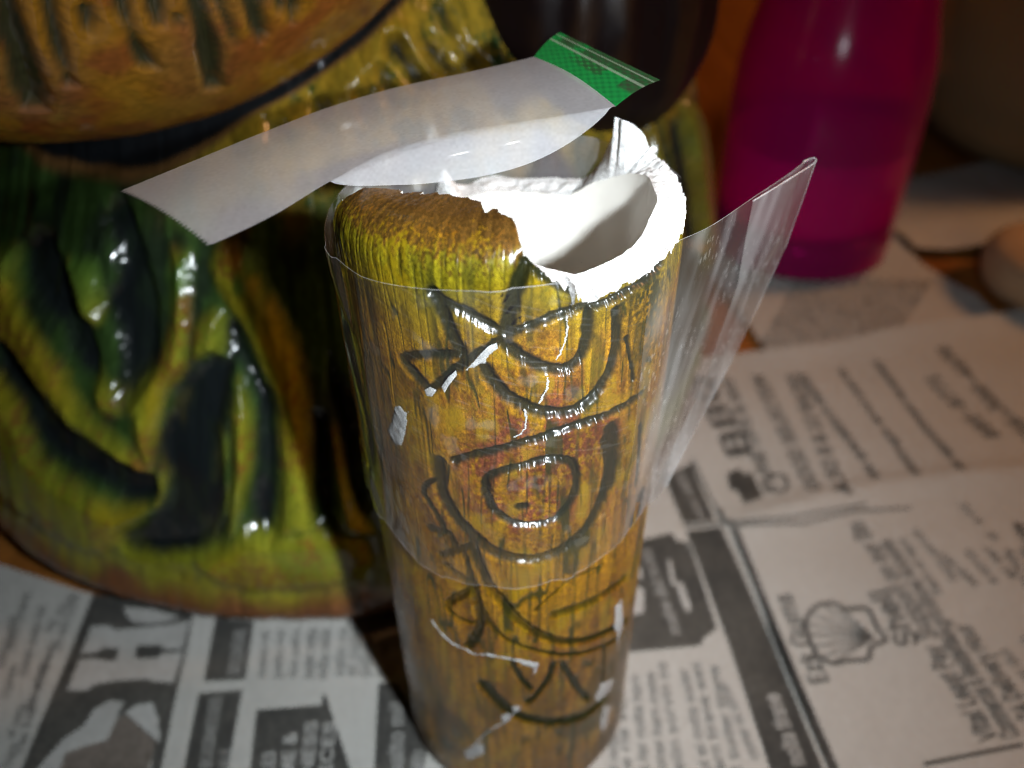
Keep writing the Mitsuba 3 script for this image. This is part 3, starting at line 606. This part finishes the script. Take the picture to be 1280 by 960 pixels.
# the scored grain
wander = u + 0.35 * (n2(u / 3, v / 9, 41) - 0.5)
g1 = 1 - np.abs(2 * n2(wander / 0.75, v / 16.0, 42) - 1)
g2 = 1 - np.abs(2 * n2(wander / 1.5 + 50, v / 12.0, 43) - 1)
dash = step(0.36, 0.56, n2(u / 1.1, v / 4.0, 44))
dash2 = step(0.42, 0.58, n2(u / 1.7 + 9, v / 4.5, 47))
score = np.clip(step(0.74, 0.97, g1) * (0.25 + 0.5 * dash) + step(0.86, 0.98, g2) * dash2, 0, 1) * step(20, 26, v) * step(137, 132, v)
score0 = n2(wander / 0.4, v / 5.0, 59)
wob = (n2(u / 0.9, v / 0.9, 31, 2) - 0.5) * 0.5
for pts, half, depth in DATA["grooves"]:
    half = half * (0.74 if pts[0][1] > 78 else 0.86)
    line = [(math.radians((d + 270 - 0.0) % 360 - 180) * 22.2, w) for d, w in pts]
    line = smooth_line(line, 6)
    k = near(u, v, line, half * 3 + 1)
    d, at = seg_dist(u[k], v[k], line)
    d = d + wob[k] * 0.7 + 0.06 * (score0[k] - 0.3)
    cut = step(half * 1.9, half * 0.1, d) ** 1.2 * 0.72
    rim = np.exp(-((d - half * 1.95) / (half * 0.5)) ** 2)
    relief[k] = np.where(cut * depth > 0.02, np.minimum(relief[k], -depth * cut), relief[k] + 0.0 * rim * (relief[k] > -0.05))
    ink_w[k] = np.maximum(ink_w[k], step(half * 1.75, half * 0.75, d))
relief = relief - 0.13 * score + 0.05 * (n2(u / 0.35, v / 0.35, 45) - 0.5) + 0.10 * (n2(u / 2.2, v / 4, 46) - 0.5)
P = post_point(th.ravel(), v, relief)
speck = n2(u / 0.17, v / 0.17, 51)
speck2 = n2(u / 0.40, v / 0.48, 52)
tone = n2(u / 9, v / 13, 53, 3)
col = np.empty((len(u), 3))
col[:] = (0.255, 0.120, 0.006)
col = blend(col, (0.155, 0.058, 0.006), step(0.40, 0.70, 0.6 * tone + 0.4 * speck2))
yellow = step(20.5, 24.0, v + 2.5 * (speck2 - 0.5)) * step(37, 25, v + 8 * (tone - 0.5))
col = blend(col, (0.165, 0.135, 0.009), yellow)
brown = step(24.5, 20.0, v + 6.0 * (speck - 0.5) + 4.5 * (speck2 - 0.5))
col = blend(col, (0.088, 0.043, 0.013), brown)


def patch(cu, cv, ru, rv):
    return np.exp(-(((u - cu) / ru) ** 2 + ((v - cv) / rv) ** 2)) * step(0.25, 0.7, 0.5 * speck2 + 0.5 * n2(u / 1.6, v / 2.4, 55))


red = np.clip(1.3 * patch(4, 44.5, 9, 4.5) + 1.4 * patch(7, 50.5, 11, 4.0) + 1.2 * patch(3, 61, 6, 5) + 0.7 * patch(-2, 54, 9, 6) + 0.5 * patch(12, 62, 4, 12) + 0.5 * patch(2, 92, 12, 8) + 0.5 * patch(-8, 62, 8, 5) + 0.5 * patch(10, 40, 5, 5), 0, 1)
col = blend(col, (0.135, 0.036, 0.020), 0.95 * red)
orange = step(0.50, 0.72, n2(u / 4, v / 8, 56, 2)) * step(55, 75, v)
col = blend(col, (0.26, 0.115, 0.006), 0.8 * orange)
col = col * ((0.42 + 0.95 * speck) * (0.55 + 0.75 * n2(wander / 0.55, v / 14.0, 48)) * (0.80 + 0.4 * n2(u / 3.5, v / 6, 49)) * 1.05)[:, None]
gold = step(0.48, 0.66, n2(u / 3.2 + 4, v / 6.5, 54, 2)) * step(0.3, 0.6, 0.5 * speck2 + 0.5 * n2(u / 1.2, v / 1.8, 64))
col = blend(col, (0.26, 0.165, 0.006), 0.55 * gold * (1 - brown))
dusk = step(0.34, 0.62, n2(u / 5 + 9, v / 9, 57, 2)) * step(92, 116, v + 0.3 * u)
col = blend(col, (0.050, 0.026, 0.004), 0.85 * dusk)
col = blend(col, (0.016, 0.020, 0.006), 0.88 * score)
rim_ink = np.clip(ink_w, 0, 1) * (0.72 + 0.28 * step(0.25, 0.6, 0.5 * n2(u / 0.35, v / 1.2, 58) + 0.5 * ink_w))
pool = patch(17.5, 29, 3.5, 6) + 0.8 * patch(19, 36, 3, 8)
col = blend(col, (0.012, 0.018, 0.007), 0.9 * np.clip(pool, 0, 1))
col = blend(col, (0.007, 0.009, 0.006), np.clip(rim_ink * 0.95, 0, 1) * step(100, 60, v))
col = blend(col, (0.011, 0.012, 0.005), np.clip(rim_ink, 0, 1) * step(60, 100, v))
olive = patch(17, 118, 6, 5)
col = blend(col, (0.03, 0.045, 0.015), 0.7 * np.clip(olive, 0, 1))
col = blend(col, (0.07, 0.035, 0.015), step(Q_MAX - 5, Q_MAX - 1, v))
col = col * np.array([0.76, 0.76, 0.52])
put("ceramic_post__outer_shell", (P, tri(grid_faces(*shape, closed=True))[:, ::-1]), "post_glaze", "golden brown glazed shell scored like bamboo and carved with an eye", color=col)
say("ceramic_post", "carved golden brown ceramic post with a smashed white top, standing on the newspaper", "ceramic post")
th_i, q_i = columns(r_in)
WALL = 3.8
Pi = post_point(th_i, np.minimum(q_i, Q_MAX - 4), -WALL)
Pi = Pi + (0.35 * (n2(th_i * 5, q_i / 12, 61) - 0.5))[..., None] * np.stack([np.cos(th_i), np.sin(th_i), 0 * th_i], -1)
put("ceramic_post__inner_wall", (Pi.reshape(-1, 3), tri(grid_faces(*Pi.shape[:2], closed=True))), "white_slip", "smooth white inside of the hollow post")
a3, b3 = P.reshape(*shape, 3)[0], Pi[0]
k = np.linspace(0, 1, 14)[:, None, None]
E = a3 * (1 - k) + b3 * k
bump = (meshkit.fbm(E / 1.1, 3, 62) - 0.5) * 1.1 + (meshkit.noise(E / 0.35, 63) - 0.5) * 0.3
E = E + (bump * np.sin(np.pi * k[..., 0]) ** 0.6)[..., None] * np.array([0.15, 0.0, 1.0])
put("ceramic_post__broken_edge", (E.reshape(-1, 3), tri(grid_faces(14, len(phi), closed=True))), "white_bisque", "rough bright white broken edge of the smashed top", smooth=50)
base = trimesh.creation.cylinder(20.6, 0.4, sections=96)
base.apply_translation((0, 0, 0.25))
put("ceramic_post__base", base, "white_bisque", smooth=False)


def on_post(d, w, lift):
    return post_point(np.radians(d), w, lift)


count = 0
for pts, half in DATA["cracks"]:
    line = smooth_line(pts, 12)
    line = line + (rng.random(line.shape) - 0.5) * [0.5, 0.18]
    c = on_post(line[:, 0], line[:, 1], 0.02 * np.ones(len(line)))
    rad = half * 0.75 * (0.35 + 1.2 * n2(np.arange(len(c)) * 0.35, np.zeros(len(c)), 70 + count))
    rad[0] = rad[-1] = 0.02
    t = np.gradient(c, axis=0)
    t /= np.linalg.norm(t, axis=1, keepdims=True)
    n = c * [1, 1, 0]
    n /= np.linalg.norm(n, axis=1, keepdims=True)
    b = np.cross(t, n)
    ang = np.arange(8) * np.pi / 4
    ring = c[:, None] + rad[:, None, None] * (np.cos(ang)[None, :, None] * b[:, None] + 0.5 * np.sin(ang)[None, :, None] * n[:, None])
    put("ceramic_post__crack" + (f"_{count:03d}" if count else ""), (ring.reshape(-1, 3), tri(grid_faces(len(c), 8, closed=True))), "chipped_edge")
    count += 1
for i, pts in enumerate(DATA["chips"]):
    p = np.array([(math.radians((d + 270) % 360 - 180) * 22.2, w) for d, w in pts])
    m, f = sheet(p, lambda x, y: 0 * x, 0.3, 0)
    d, _ = seg_dist(m[:, 0], m[:, 1], np.vstack([p, p[:1]]))
    lift = np.minimum(d, 0.6) / 0.6 * 0.14 + 0.14 * n2(m[:, 0] / 0.5, m[:, 1] / 0.5, 80 + i) * (d > 0.01) - 0.10
    xyz = post_point(m[:, 0] / 22.2 - np.pi / 2, m[:, 1], lift)
    put("ceramic_post__chip" + (f"_{i:03d}" if i else ""), (xyz, f), "chipped_edge", smooth=True)

# ---------------------------------------------------------------- the large figure behind
ts = np.radians(np.concatenate([np.linspace(-172, -8, 1150), np.linspace(-7, 187, 120)]))
zs = np.concatenate([np.linspace(0, 112, 400), np.linspace(112.5, 156, 60)])
TH, ZZ = np.meshgrid(ts, zs)
shape = TH.shape
tt, zz = TH.ravel(), ZZ.ravel()
su, sv = np.degrees(tt) * 1.95, zz                                    # about millimetres along the front
relief = np.zeros(tt.shape)
wr = np.zeros(tt.shape)
wl = np.zeros(tt.shape)
wob = 2.2 * (n2(su / 5, sv / 7, 101, 2) - 0.5) + 1.3 * (n2(su / 1.1, sv / 1.6, 110, 2) - 0.5)
for group, sign in (("ridge", 1), ("recess", -1)):
    for poly in DATA[group]:
        p = [(d * 1.95, z) for d, z in poly]
        p = smooth_line(p + p[:1], 4)[:-1]
        k = near(su, sv, p, 9)
        d = signed_dist(su[k], sv[k], p) + wob[k] * 0.6
        if sign > 0:
            relief[k] = np.maximum(relief[k], 2.4 * step(2.2, -3.2, d))
            wl[k] = np.maximum(wl[k], step(2.2, -1.8, d))
        else:
            relief[k] = np.minimum(relief[k], relief[k] * step(-1, 2.0, d) - 3.0 * step(1.6, -3.4, d))
            wr[k] = np.maximum(wr[k], step(0.5, -2.2, d))
relief += 0.9 * (n2(su / 9, sv / 16, 102, 2) - 0.5) + 0.22 * (n2(su / 1.6, sv / 5.0, 103) - 0.5) + 0.7 * (n2(su / 3.6, sv / 20.0, 111, 2) - 0.5)
lip = 2.0 * np.exp(-((zz - 7) / 4.5) ** 2)
relief += lip
S = skirt_point(tt, zz)
nx, ny = np.cos(tt) / np.where(np.cos(tt) > 0, _sr(zz) / _sk(np.clip(zz, 0, 156)), SK_A), np.sin(tt) / SK_B
nn = np.hypot(nx, ny)
S = S + relief[:, None] * np.stack([nx / nn, ny / nn, 0 * nx], -1)
mott = n2(su / 6, sv / 9, 104, 3)
fine = n2(su / 0.7, sv / 0.9, 105, 2)
col = np.empty((len(tt), 3))
col[:] = (0.024, 0.050, 0.012)
col = blend(col, (0.012, 0.020, 0.010), step(0.42, 0.66, mott))
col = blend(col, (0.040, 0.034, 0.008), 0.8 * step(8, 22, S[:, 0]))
low = step(30, 14, zz + 10 * (mott - 0.5))
col = blend(col, (0.185, 0.190, 0.010), low)
col = blend(col, (0.21, 0.135, 0.012), step(82, 96, zz + 8 * (mott - 0.5)) * step(-75, -45, S[:, 0]) * step(0.25, 0.5, fine * 0.5 + mott * 0.5))
lime = np.empty_like(col)
lime[:] = (0.200, 0.165, 0.009)
lime = blend(lime, (0.145, 0.155, 0.012), step(0.3, 0.6, n2(su / 14, sv / 18, 106)))
lime = blend(lime, (0.115, 0.062, 0.010), step(0.49, 0.70, 0.5 * mott + 0.5 * fine))
lime = blend(lime, (0.05, 0.11, 0.016), step(0.50, 0.66, n2(su / 8 + 30, sv / 9, 107, 2)) * step(60, 80, zz))
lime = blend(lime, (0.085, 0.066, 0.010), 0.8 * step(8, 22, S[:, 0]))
lime = blend(lime, (0.20, 0.11, 0.009), 0.75 * step(84, 98, zz) * step(-60, -35, S[:, 0]))
col = col * (1 - wl[:, None]) + lime * wl[:, None]
foot = step(19, 8, zz + 9 * (n2(su / 9, sv / 6, 108, 2) - 0.5))
col = blend(col, (0.115, 0.042, 0.014), foot)
col = col * ((0.62 + 0.6 * fine) * (0.68 + 0.62 * n2(su / 1.5, sv / 16, 113, 2)))[:, None]
col = blend(col, (0.0065, 0.0085, 0.0090), np.clip(wr, 0, 1) * (0.84 + 0.16 * step(0.3, 0.6, n2(su / 4, sv / 9, 112, 3))))
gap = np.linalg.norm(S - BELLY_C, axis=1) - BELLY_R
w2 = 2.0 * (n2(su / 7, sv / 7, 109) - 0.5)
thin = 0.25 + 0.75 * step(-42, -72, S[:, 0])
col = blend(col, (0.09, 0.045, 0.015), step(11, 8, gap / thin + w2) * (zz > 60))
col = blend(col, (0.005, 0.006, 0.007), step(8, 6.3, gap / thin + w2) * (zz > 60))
col = col * 1.0
put("ceramic_figure__lower_body", (S, tri(grid_faces(*shape, closed=True))), "figure_glaze", "lower body with raised lime green leaves over black glossy hollows", color=col)
say("ceramic_figure", "large glossy green, black and orange ceramic figure standing behind the carved post", "ceramic figure")

ball = trimesh.creation.icosphere(7, 1.0)
d = np.array(ball.vertices)
bu, bv = BELLY_R * (d @ BELLY_E), BELLY_R * (d @ BELLY_N)
seen = d @ BELLY_V > -0.1
h = np.zeros(len(d))
wr = np.zeros(len(d))
wob = 1.6 * (n2(bu / 4, bv / 6, 121, 2) - 0.5)
for poly in DATA["belly"]:
    k = near(np.where(seen, bu, 1e6), bv, poly, 6)
    sd = signed_dist(bu[k], bv[k], poly) + wob[k] * 0.5
    h[k] = np.minimum(h[k], -2.6 * step(1.2, -2.6, sd))
    wr[k] = np.maximum(wr[k], step(0.8, -0.7, sd))
h += 0.5 * (n2(bu / 7, bv / 12, 122, 2) - 0.5) + 0.15 * (n2(bu / 1.2, bv / 2.0, 123) - 0.5)
B = BELLY_C + d * (BELLY_R + h)[:, None]
tone, fine = n2(bu / 6, bv / 8, 124, 3), n2(bu / 0.6, bv / 0.7, 125, 2)
col = np.empty((len(d), 3))
col[:] = (0.27, 0.115, 0.010)
col = blend(col, (0.21, 0.062, 0.012), step(0.45, 0.68, tone))
col = blend(col, (0.17, 0.078, 0.030), step(0.35, 0.8, n2(bu / 11 + 5, bv / 9, 126)) * 0.5)
col = col * (0.66 + 0.68 * fine)[:, None]
col = blend(col, (0.032, 0.030, 0.014), np.clip(wr, 0, 1))
col = col * 0.74
put("ceramic_figure__upper_body", (B, ball.faces), "figure_glaze", "bulging orange upper body with dark olive gouges", color=col)

lobe = trimesh.creation.icosphere(6, 1.0)
d = np.array(lobe.vertices)
LB = np.array([15.5, 104.0, 114.0]) + d * np.array([32, 40, 38]) * (1 + 0.05 * (meshkit.fbm(d * 2.2, 3, 131) - 0.5))[:, None]
rib = meshkit.noise(np.stack([np.arctan2(d[:, 1], d[:, 0]) * 7.5, d[:, 2] * 0.8, 0 * d[:, 0]], -1), 133)
LB += d * (2.4 * (rib - 0.5))[:, None]
lc = np.empty((len(d), 3))
lc[:] = (0.0045, 0.0022, 0.0022)
lc = blend(lc, (0.013, 0.006, 0.003), step(0.50, 0.75, 0.6 * rib + 0.4 * meshkit.fbm(d * 5, 3, 132)))
put("ceramic_figure__side_lobe", (LB, lobe.faces), "dark_glaze", "nearly black brown rounded side of the figure", color=lc)

# ---------------------------------------------------------------- wide clear tape round the post, its end standing off as a folded flap
def tape_top(dg):
    return np.interp(dg, [-360, -270, -180, -136, -120, -106, -89, -72, -57, -45], [112.0, 111.0, 109.5, 109.8, 110.8, 111.5, 112.2, 112.3, 112.4, 112.4])


def tape_low(dg):
    return np.interp(dg, [-360, -270, -180, -146, -128, -114, -96, -74, -57, -45], [64, 65, 67, 66.5, 63.8, 62.7, 62.9, 63.4, 64.4, 65.0])


dg = np.linspace(-45, -350, 300)
w = np.linspace(0, 1, 70)
DG, W = np.meshgrid(dg, w)
Zt = tape_top(DG) * (1 - W) + (tape_low(DG) + 1.3 * (n2(DG / 11, 0 * DG, 143, 3) - 0.5)) * W
rr, _, _, _ = post_meridian(Q_ARC + HT - RS - np.minimum(Zt, HT - RS))
wr_ = n2(DG / 7 + Zt / 9, Zt / 22, 142, 2)
rr = rr + 0.42 + (0.35 * n2(DG / 16, Zt / 12, 141, 2) + 0.45 * step(0.5, 0.75, wr_)) * (1 - np.exp(-np.abs(DG + 45) / 10))
tp = np.stack([rr * np.cos(np.radians(DG)), rr * np.sin(np.radians(DG)), Zt], -1)
cut = int(150 / 305 * 300)
put("packing_tape__wrap", (tp[:, :cut + 1].reshape(-1, 3), tri(grid_faces(70, cut + 1))), "clear_film", smooth=True)
put("packing_tape__loose_back", (tp[:, cut:].reshape(-1, 3), tri(grid_faces(70, 300 - cut))), "dull_film", smooth=True)
say("packing_tape", "wide clear packing tape wrapped round the carved post with a folded flap sticking out right", "tape")


def flap(s, zw, off=0.0):
    """A point of the flap: s millimetres out from the post, zw from 0 (top) to 1 (bottom), off millimetres towards the camera."""
    z = 112.4 * (1 - zw) + 65.0 * zw
    r0 = np.interp(z, [0, 112.4], [21.7, 22.5]) + 0.42
    a = np.radians(46 + 9 * zw)
    x = r0 * math.cos(math.radians(-45)) + s * np.cos(a) + 0.35 * np.sin(s / 5 + zw * 4) * np.clip(s / 12, 0, 1)
    y = r0 * math.sin(math.radians(-45)) + s * np.sin(a)
    nrm = np.stack([np.sin(a), -np.cos(a), 0 * a], -1)
    return np.stack([x, y, z - 1.6 * np.sin(np.clip(s / 38, 0, 1) * math.pi) * (1 - zw)], -1) + nrm * np.asarray(off)[..., None]


def flap_len(zw):
    return np.interp(zw, [0, 0.3, 0.62, 0.85, 1], [34.0, 34.2, 28.8, 18.5, 11.5])


def fold_len(zw):
    return np.interp(zw, [0, 0.5, 1], [12.5, 9.5, 4.0])


sg, wg = np.meshgrid(np.linspace(0, 1, 70), np.linspace(0, 1, 90))
L = flap_len(wg)
fp = flap(sg * L, wg, 0 * sg + 0.15 * np.sin(wg * 23 + sg * 9) * sg)
uvf = np.stack([(sg * L / 40).ravel(), wg.ravel()], 1)
put("packing_tape__flap", (fp.reshape(-1, 3), tri(grid_faces(*sg.shape))), "creased_film", uv=uvf)
t = np.linspace(0, 1, 40)
arc = np.clip(t / 0.3, 0, 1) * math.pi
rad = 0.9 - 0.5 * wg[:, :1]
out = np.sin(arc) * 1.5 - np.clip((t - 0.3) / 0.7, 0, 1) * 1.0
tt2, ww2 = np.meshgrid(t, np.linspace(0, 1, 90))
s_off = np.where(tt2 < 0.3, flap_len(ww2) + 1.7 * np.sin(arc)[None], flap_len(ww2) - np.clip((tt2 - 0.3) / 0.7, 0, 1) * fold_len(ww2))
o_off = np.where(tt2 < 0.3, (1 - np.cos(arc))[None] * (0.62 - 0.3 * ww2), 2 * (0.62 - 0.3 * ww2) * (1 - 0.65 * np.clip((tt2 - 0.3) / 0.7, 0, 1)))
ff = flap(s_off, ww2, o_off)
uvf = np.stack([(s_off / 30).ravel(), ww2.ravel() + 3], 1)
put("packing_tape__folded_end", (ff.reshape(-1, 3), tri(grid_faces(*tt2.shape))), "creased_film", uv=uvf)


def ribbon_edge(key, pts, r=0.09):
    """The cut edge of the film: a fine bead that catches the light."""
    c = np.asarray(pts, float)
    t = np.gradient(c, axis=0)
    t /= np.linalg.norm(t, axis=1, keepdims=True) + 1e-9
    a = np.cross(t, [0.3, 0.2, 0.93])
    a /= np.linalg.norm(a, axis=1, keepdims=True)
    b = np.cross(t, a)
    an = np.arange(6) * np.pi / 3
    rad = r * (0.6 + 0.8 * n2(np.arange(len(c)) * 0.21, np.zeros(len(c)), 151))
    v = c[:, None] + rad[:, None, None] * (np.cos(an)[None, :, None] * a[:, None] + np.sin(an)[None, :, None] * b[:, None])
    put(key, (v.reshape(-1, 3), tri(grid_faces(len(c), 6, closed=True))), "film_edge")


ribbon_edge("packing_tape__cut_edge", np.vstack([fp[0][::-1], tp[0]]), 0.04)
ribbon_edge("packing_tape__cut_edge_001", np.vstack([fp[-1][::-1], tp[-1]]), 0.035)
ribbon_edge("packing_tape__cut_edge_002", ff[0], 0.13)
ribbon_edge("packing_tape__fold_line", ff[:, 8], 0.10)

# ---------------------------------------------------------------- the frosted strip of tape across the top
UPPER = smooth_line([(-43.0, -9.8, 118.0), (-37.2, -3.2, 118.4), (-30.2, 4.2, 119.0), (-22.0, 10.7, 120.0), (-13.9, 14.4, 121.0), (-4.3, 17.0, 122.0), (4.1, 19.5, 123.0)], 20)
LOWER = smooth_line([(-29.4, -23.1, 118.0), (-24.5, -18.0, 118.4), (-19.6, -11.2, 119.0), (-14.0, -5.4, 120.0), (-6.7, -2.0, 120.8), (3.2, 0.0, 121.5), (13.5, 2.4, 122.0)], 20)
kk = np.linspace(0, 1, 40)[:, None, None]
st = UPPER * (1 - kk) + LOWER * kk
st[..., 2] += 0.7 * np.sin(kk[..., 0] * math.pi)
end = st[:, 0]
tooth = 0.55 * (np.arange(40) % 2)
fine_k = np.linspace(0, 1, 59)
edge = np.stack([np.interp(fine_k, kk[:, 0, 0], end[:, i]) for i in range(3)], 1)
put("tape_strip__film", (st.reshape(-1, 3), tri(grid_faces(40, st.shape[1]))), "frosted_film")
say("tape_strip", "frosted tape strip with a green printed end lying across the post's broken top", "tape strip")
axis = UPPER[0] - UPPER[6]
axis /= np.linalg.norm(axis)
tv, tf = [], []
for i in range(29):
    a, b = edge[2 * i], edge[2 * i + 2]
    tip = edge[2 * i + 1] + axis * 0.62
    tv += [a, b, tip]
    tf.append([3 * i, 3 * i + 1, 3 * i + 2])
put("tape_strip__saw_tooth_edge", (np.array(tv), np.array(tf)), "frosted_film", smooth=False)
G = smooth_line([(-22.5, -14.6, 118.6), (-20.6, -9.8, 116.9), (-18.6, -7.0, 116.2), (-13.2, -3.7, 115.5), (-5.4, -0.1, 115.5), (-0.4, 2.6, 116.8), (3.2, 2.2, 119.5), (6.2, 1.2, 121.4)], 14)
top = LOWER[np.linspace(32, 108, len(G)).round().astype(int)]
kk2 = np.linspace(0, 1, 16)[:, None, None]
lipv = top * (1 - kk2) + G * kk2
lipv = lipv + (np.sin(kk2 * math.pi) * 0.28 * np.linalg.norm(G - top, axis=1)[None, :, None]) * np.array([0.3, -0.35, 0.55])
put("tape_strip__curled_lip", (lipv.reshape(-1, 3), tri(grid_faces(16, len(G)))), "frosted_film")
ge = np.stack([np.interp(fine_k, kk[:, 0, 0], end[:, i]) for i in range(3)], 1)
put("tape_strip__film", (st.reshape(-1, 3), tri(grid_faces(40, st.shape[1]))), "frosted_film")
say("tape_strip", "frosted tape strip with a green printed end lying across the post's broken top", "tape strip")
axis = UPPER[0] - UPPER[6]
axis /= np.linalg.norm(axis)
tv, tf = [], []
for i in range(29):
    a, b = edge[2 * i], edge[2 * i + 2]
    tip = edge[2 * i + 1] + axis * 0.62
    tv += [a, b, tip]
    tf.append([3 * i, 3 * i + 1, 3 * i + 2])
put("tape_strip__saw_tooth_edge", (np.array(tv), np.array(tf)), "frosted_film", smooth=False)
c0, c1 = int(st.shape[1] * 0.30), st.shape[1]
low0 = LOWER[c0:c1]
s = np.linspace(0, 1, len(low0))
drop = 9.0 * np.sin(np.clip(s * 1.02, 0, 1) * math.pi) ** 0.8
kk2 = np.linspace(0, 1, 16)[:, None]
perp = np.array([0.55, -0.60, 0.0])
lipv = low0[None] + (np.sin(kk2 * 1.3) * drop * 0.42)[..., None] * perp + ((1 - np.cos(kk2 * 1.45)) * drop * -0.62)[..., None] * np.array([0, 0, 1.0])
put("tape_strip__curled_lip", (lipv.reshape(-1, 3), tri(grid_faces(16, len(low0)))), "frosted_film")
ge = np.stack([np.array([4.1, 19.5, 123.0]) * (1 - k) + np.array([13.5, 2.4, 122.0]) * k for k in np.linspace(0, 1, 30)])
far = np.stack([np.array([7.9, 23.9, 125.0]) * (1 - k) + np.array([19.5, 7.2, 123.5]) * k for k in np.linspace(0, 1, 30)])
kk3 = np.linspace(0, 1, 14)[:, None, None]
gr = ge * (1 - kk3) + far * kk3
gr[..., 2] += 0.4 * np.sin(kk3[..., 0] * math.pi)
uvg = np.stack([np.tile(np.linspace(0, 1, 30), 14), np.repeat(np.linspace(0, 1, 14), 30)], 1)
put("tape_strip__printed_end", (gr.reshape(-1, 3), tri(grid_faces(14, 30))), "green_print_film", "green printed end tab of the tape strip", uv=uvg)


# ---------------------------------------------------------------- bottle and jar behind
def lathe(profile, centre, n=120):
    p = smooth_line(profile, 6)
    a = np.arange(n) * 2 * np.pi / n
    v = np.stack([p[:, :1] * np.cos(a), p[:, :1] * np.sin(a), np.repeat(p[:, 1:], n, 1)], -1) + np.array([centre[0], centre[1], 0])
    return v.reshape(-1, 3), tri(grid_faces(len(p), n, closed=True))[:, ::-1]


BC = (112.5, 191.5)
put("magenta_bottle__body", lathe([(0.5, 3.5), (22, 3.0), (29, 0.8), (33, 2.5), (33.0, 9), (33.4, 20), (33.4, 40), (33.0, 56), (32.3, 68), (30.8, 77), (28.6, 86), (27.4, 93), (25.5, 108), (22, 130), (16, 150), (14, 158), (13, 176)], BC), "magenta_plastic")
put("magenta_bottle__liquid", lathe([(0.3, 15.4), (24, 15.2), (30.5, 17), (31.8, 22), (31.8, 44)], BC), "liquid_surface", "magenta liquid filling the lower half of the bottle")
put("magenta_bottle__liquid_top", lathe([(31.7, 44.4), (28, 44.0), (0.3, 43.9)], BC), "clear_liquid")
put("magenta_bottle__thick_base", lathe([(0.3, 4.0), (24, 4.0), (31, 6.5), (31.8, 10), (30.5, 13.5), (22, 12.5), (10, 14.0), (0.3, 14.6)], BC), "base_plastic", "thick darker base of the bottle")
cap = lathe([(0.3, 190), (13, 190), (14.6, 188), (14.6, 172), (14.0, 171)], BC)
put("magenta_bottle__cap", cap, "cap_plastic")
say("magenta_bottle", "translucent magenta plastic bottle standing on the brown newspaper behind the post", "bottle")
DC = (195.5, 152.0)
scene["tan_surface"] = glossy(proc(lambda p, n, uv: mix((0.30, 0.19, 0.105), (0.43, 0.29, 0.17), fbm(p.x * 120, p.y * 120, p.z * 120))), 0.5, 0.0, 0.3)
put("tan_object", lathe([(0.3, -1.2), (20, -1.2), (24.5, 0.2), (27.6, 4.0), (28.2, 8.5), (27.0, 13.0), (23.5, 15.8), (15, 17.2), (0.3, 17.6)], DC), "tan_surface", "rounded tan object of unknown kind at the right edge of the table below the smoky jar", "dish", smooth=True)  # plain lathed solid standing in for an unidentified tan shape
JC = (259.0, 284.0)
put("glass_jar__bowl", lathe([(0.5, 2), (38, 1.0), (52, 5), (64, 20), (70, 45), (70, 80), (64, 104), (60, 108)], JC), "smoky_glass")
put("glass_jar__contents", lathe([(0.3, 18), (30, 18.5), (46, 26), (55, 42), (58, 70), (55, 84), (0.3, 85)], JC), "dark_contents", "dark brown contents seen through the smoky glass")
put("glass_jar__base", lathe([(0.3, 1.5), (36, 2.0), (50, 6), (57, 12), (60, 19), (57, 21), (52, 17), (40, 12), (0.3, 11)], JC), "thick_glass", "thick pale brown rounded base of the jar")
say("glass_jar", "dark smoky glass jar at the far right corner of the table", "jar")
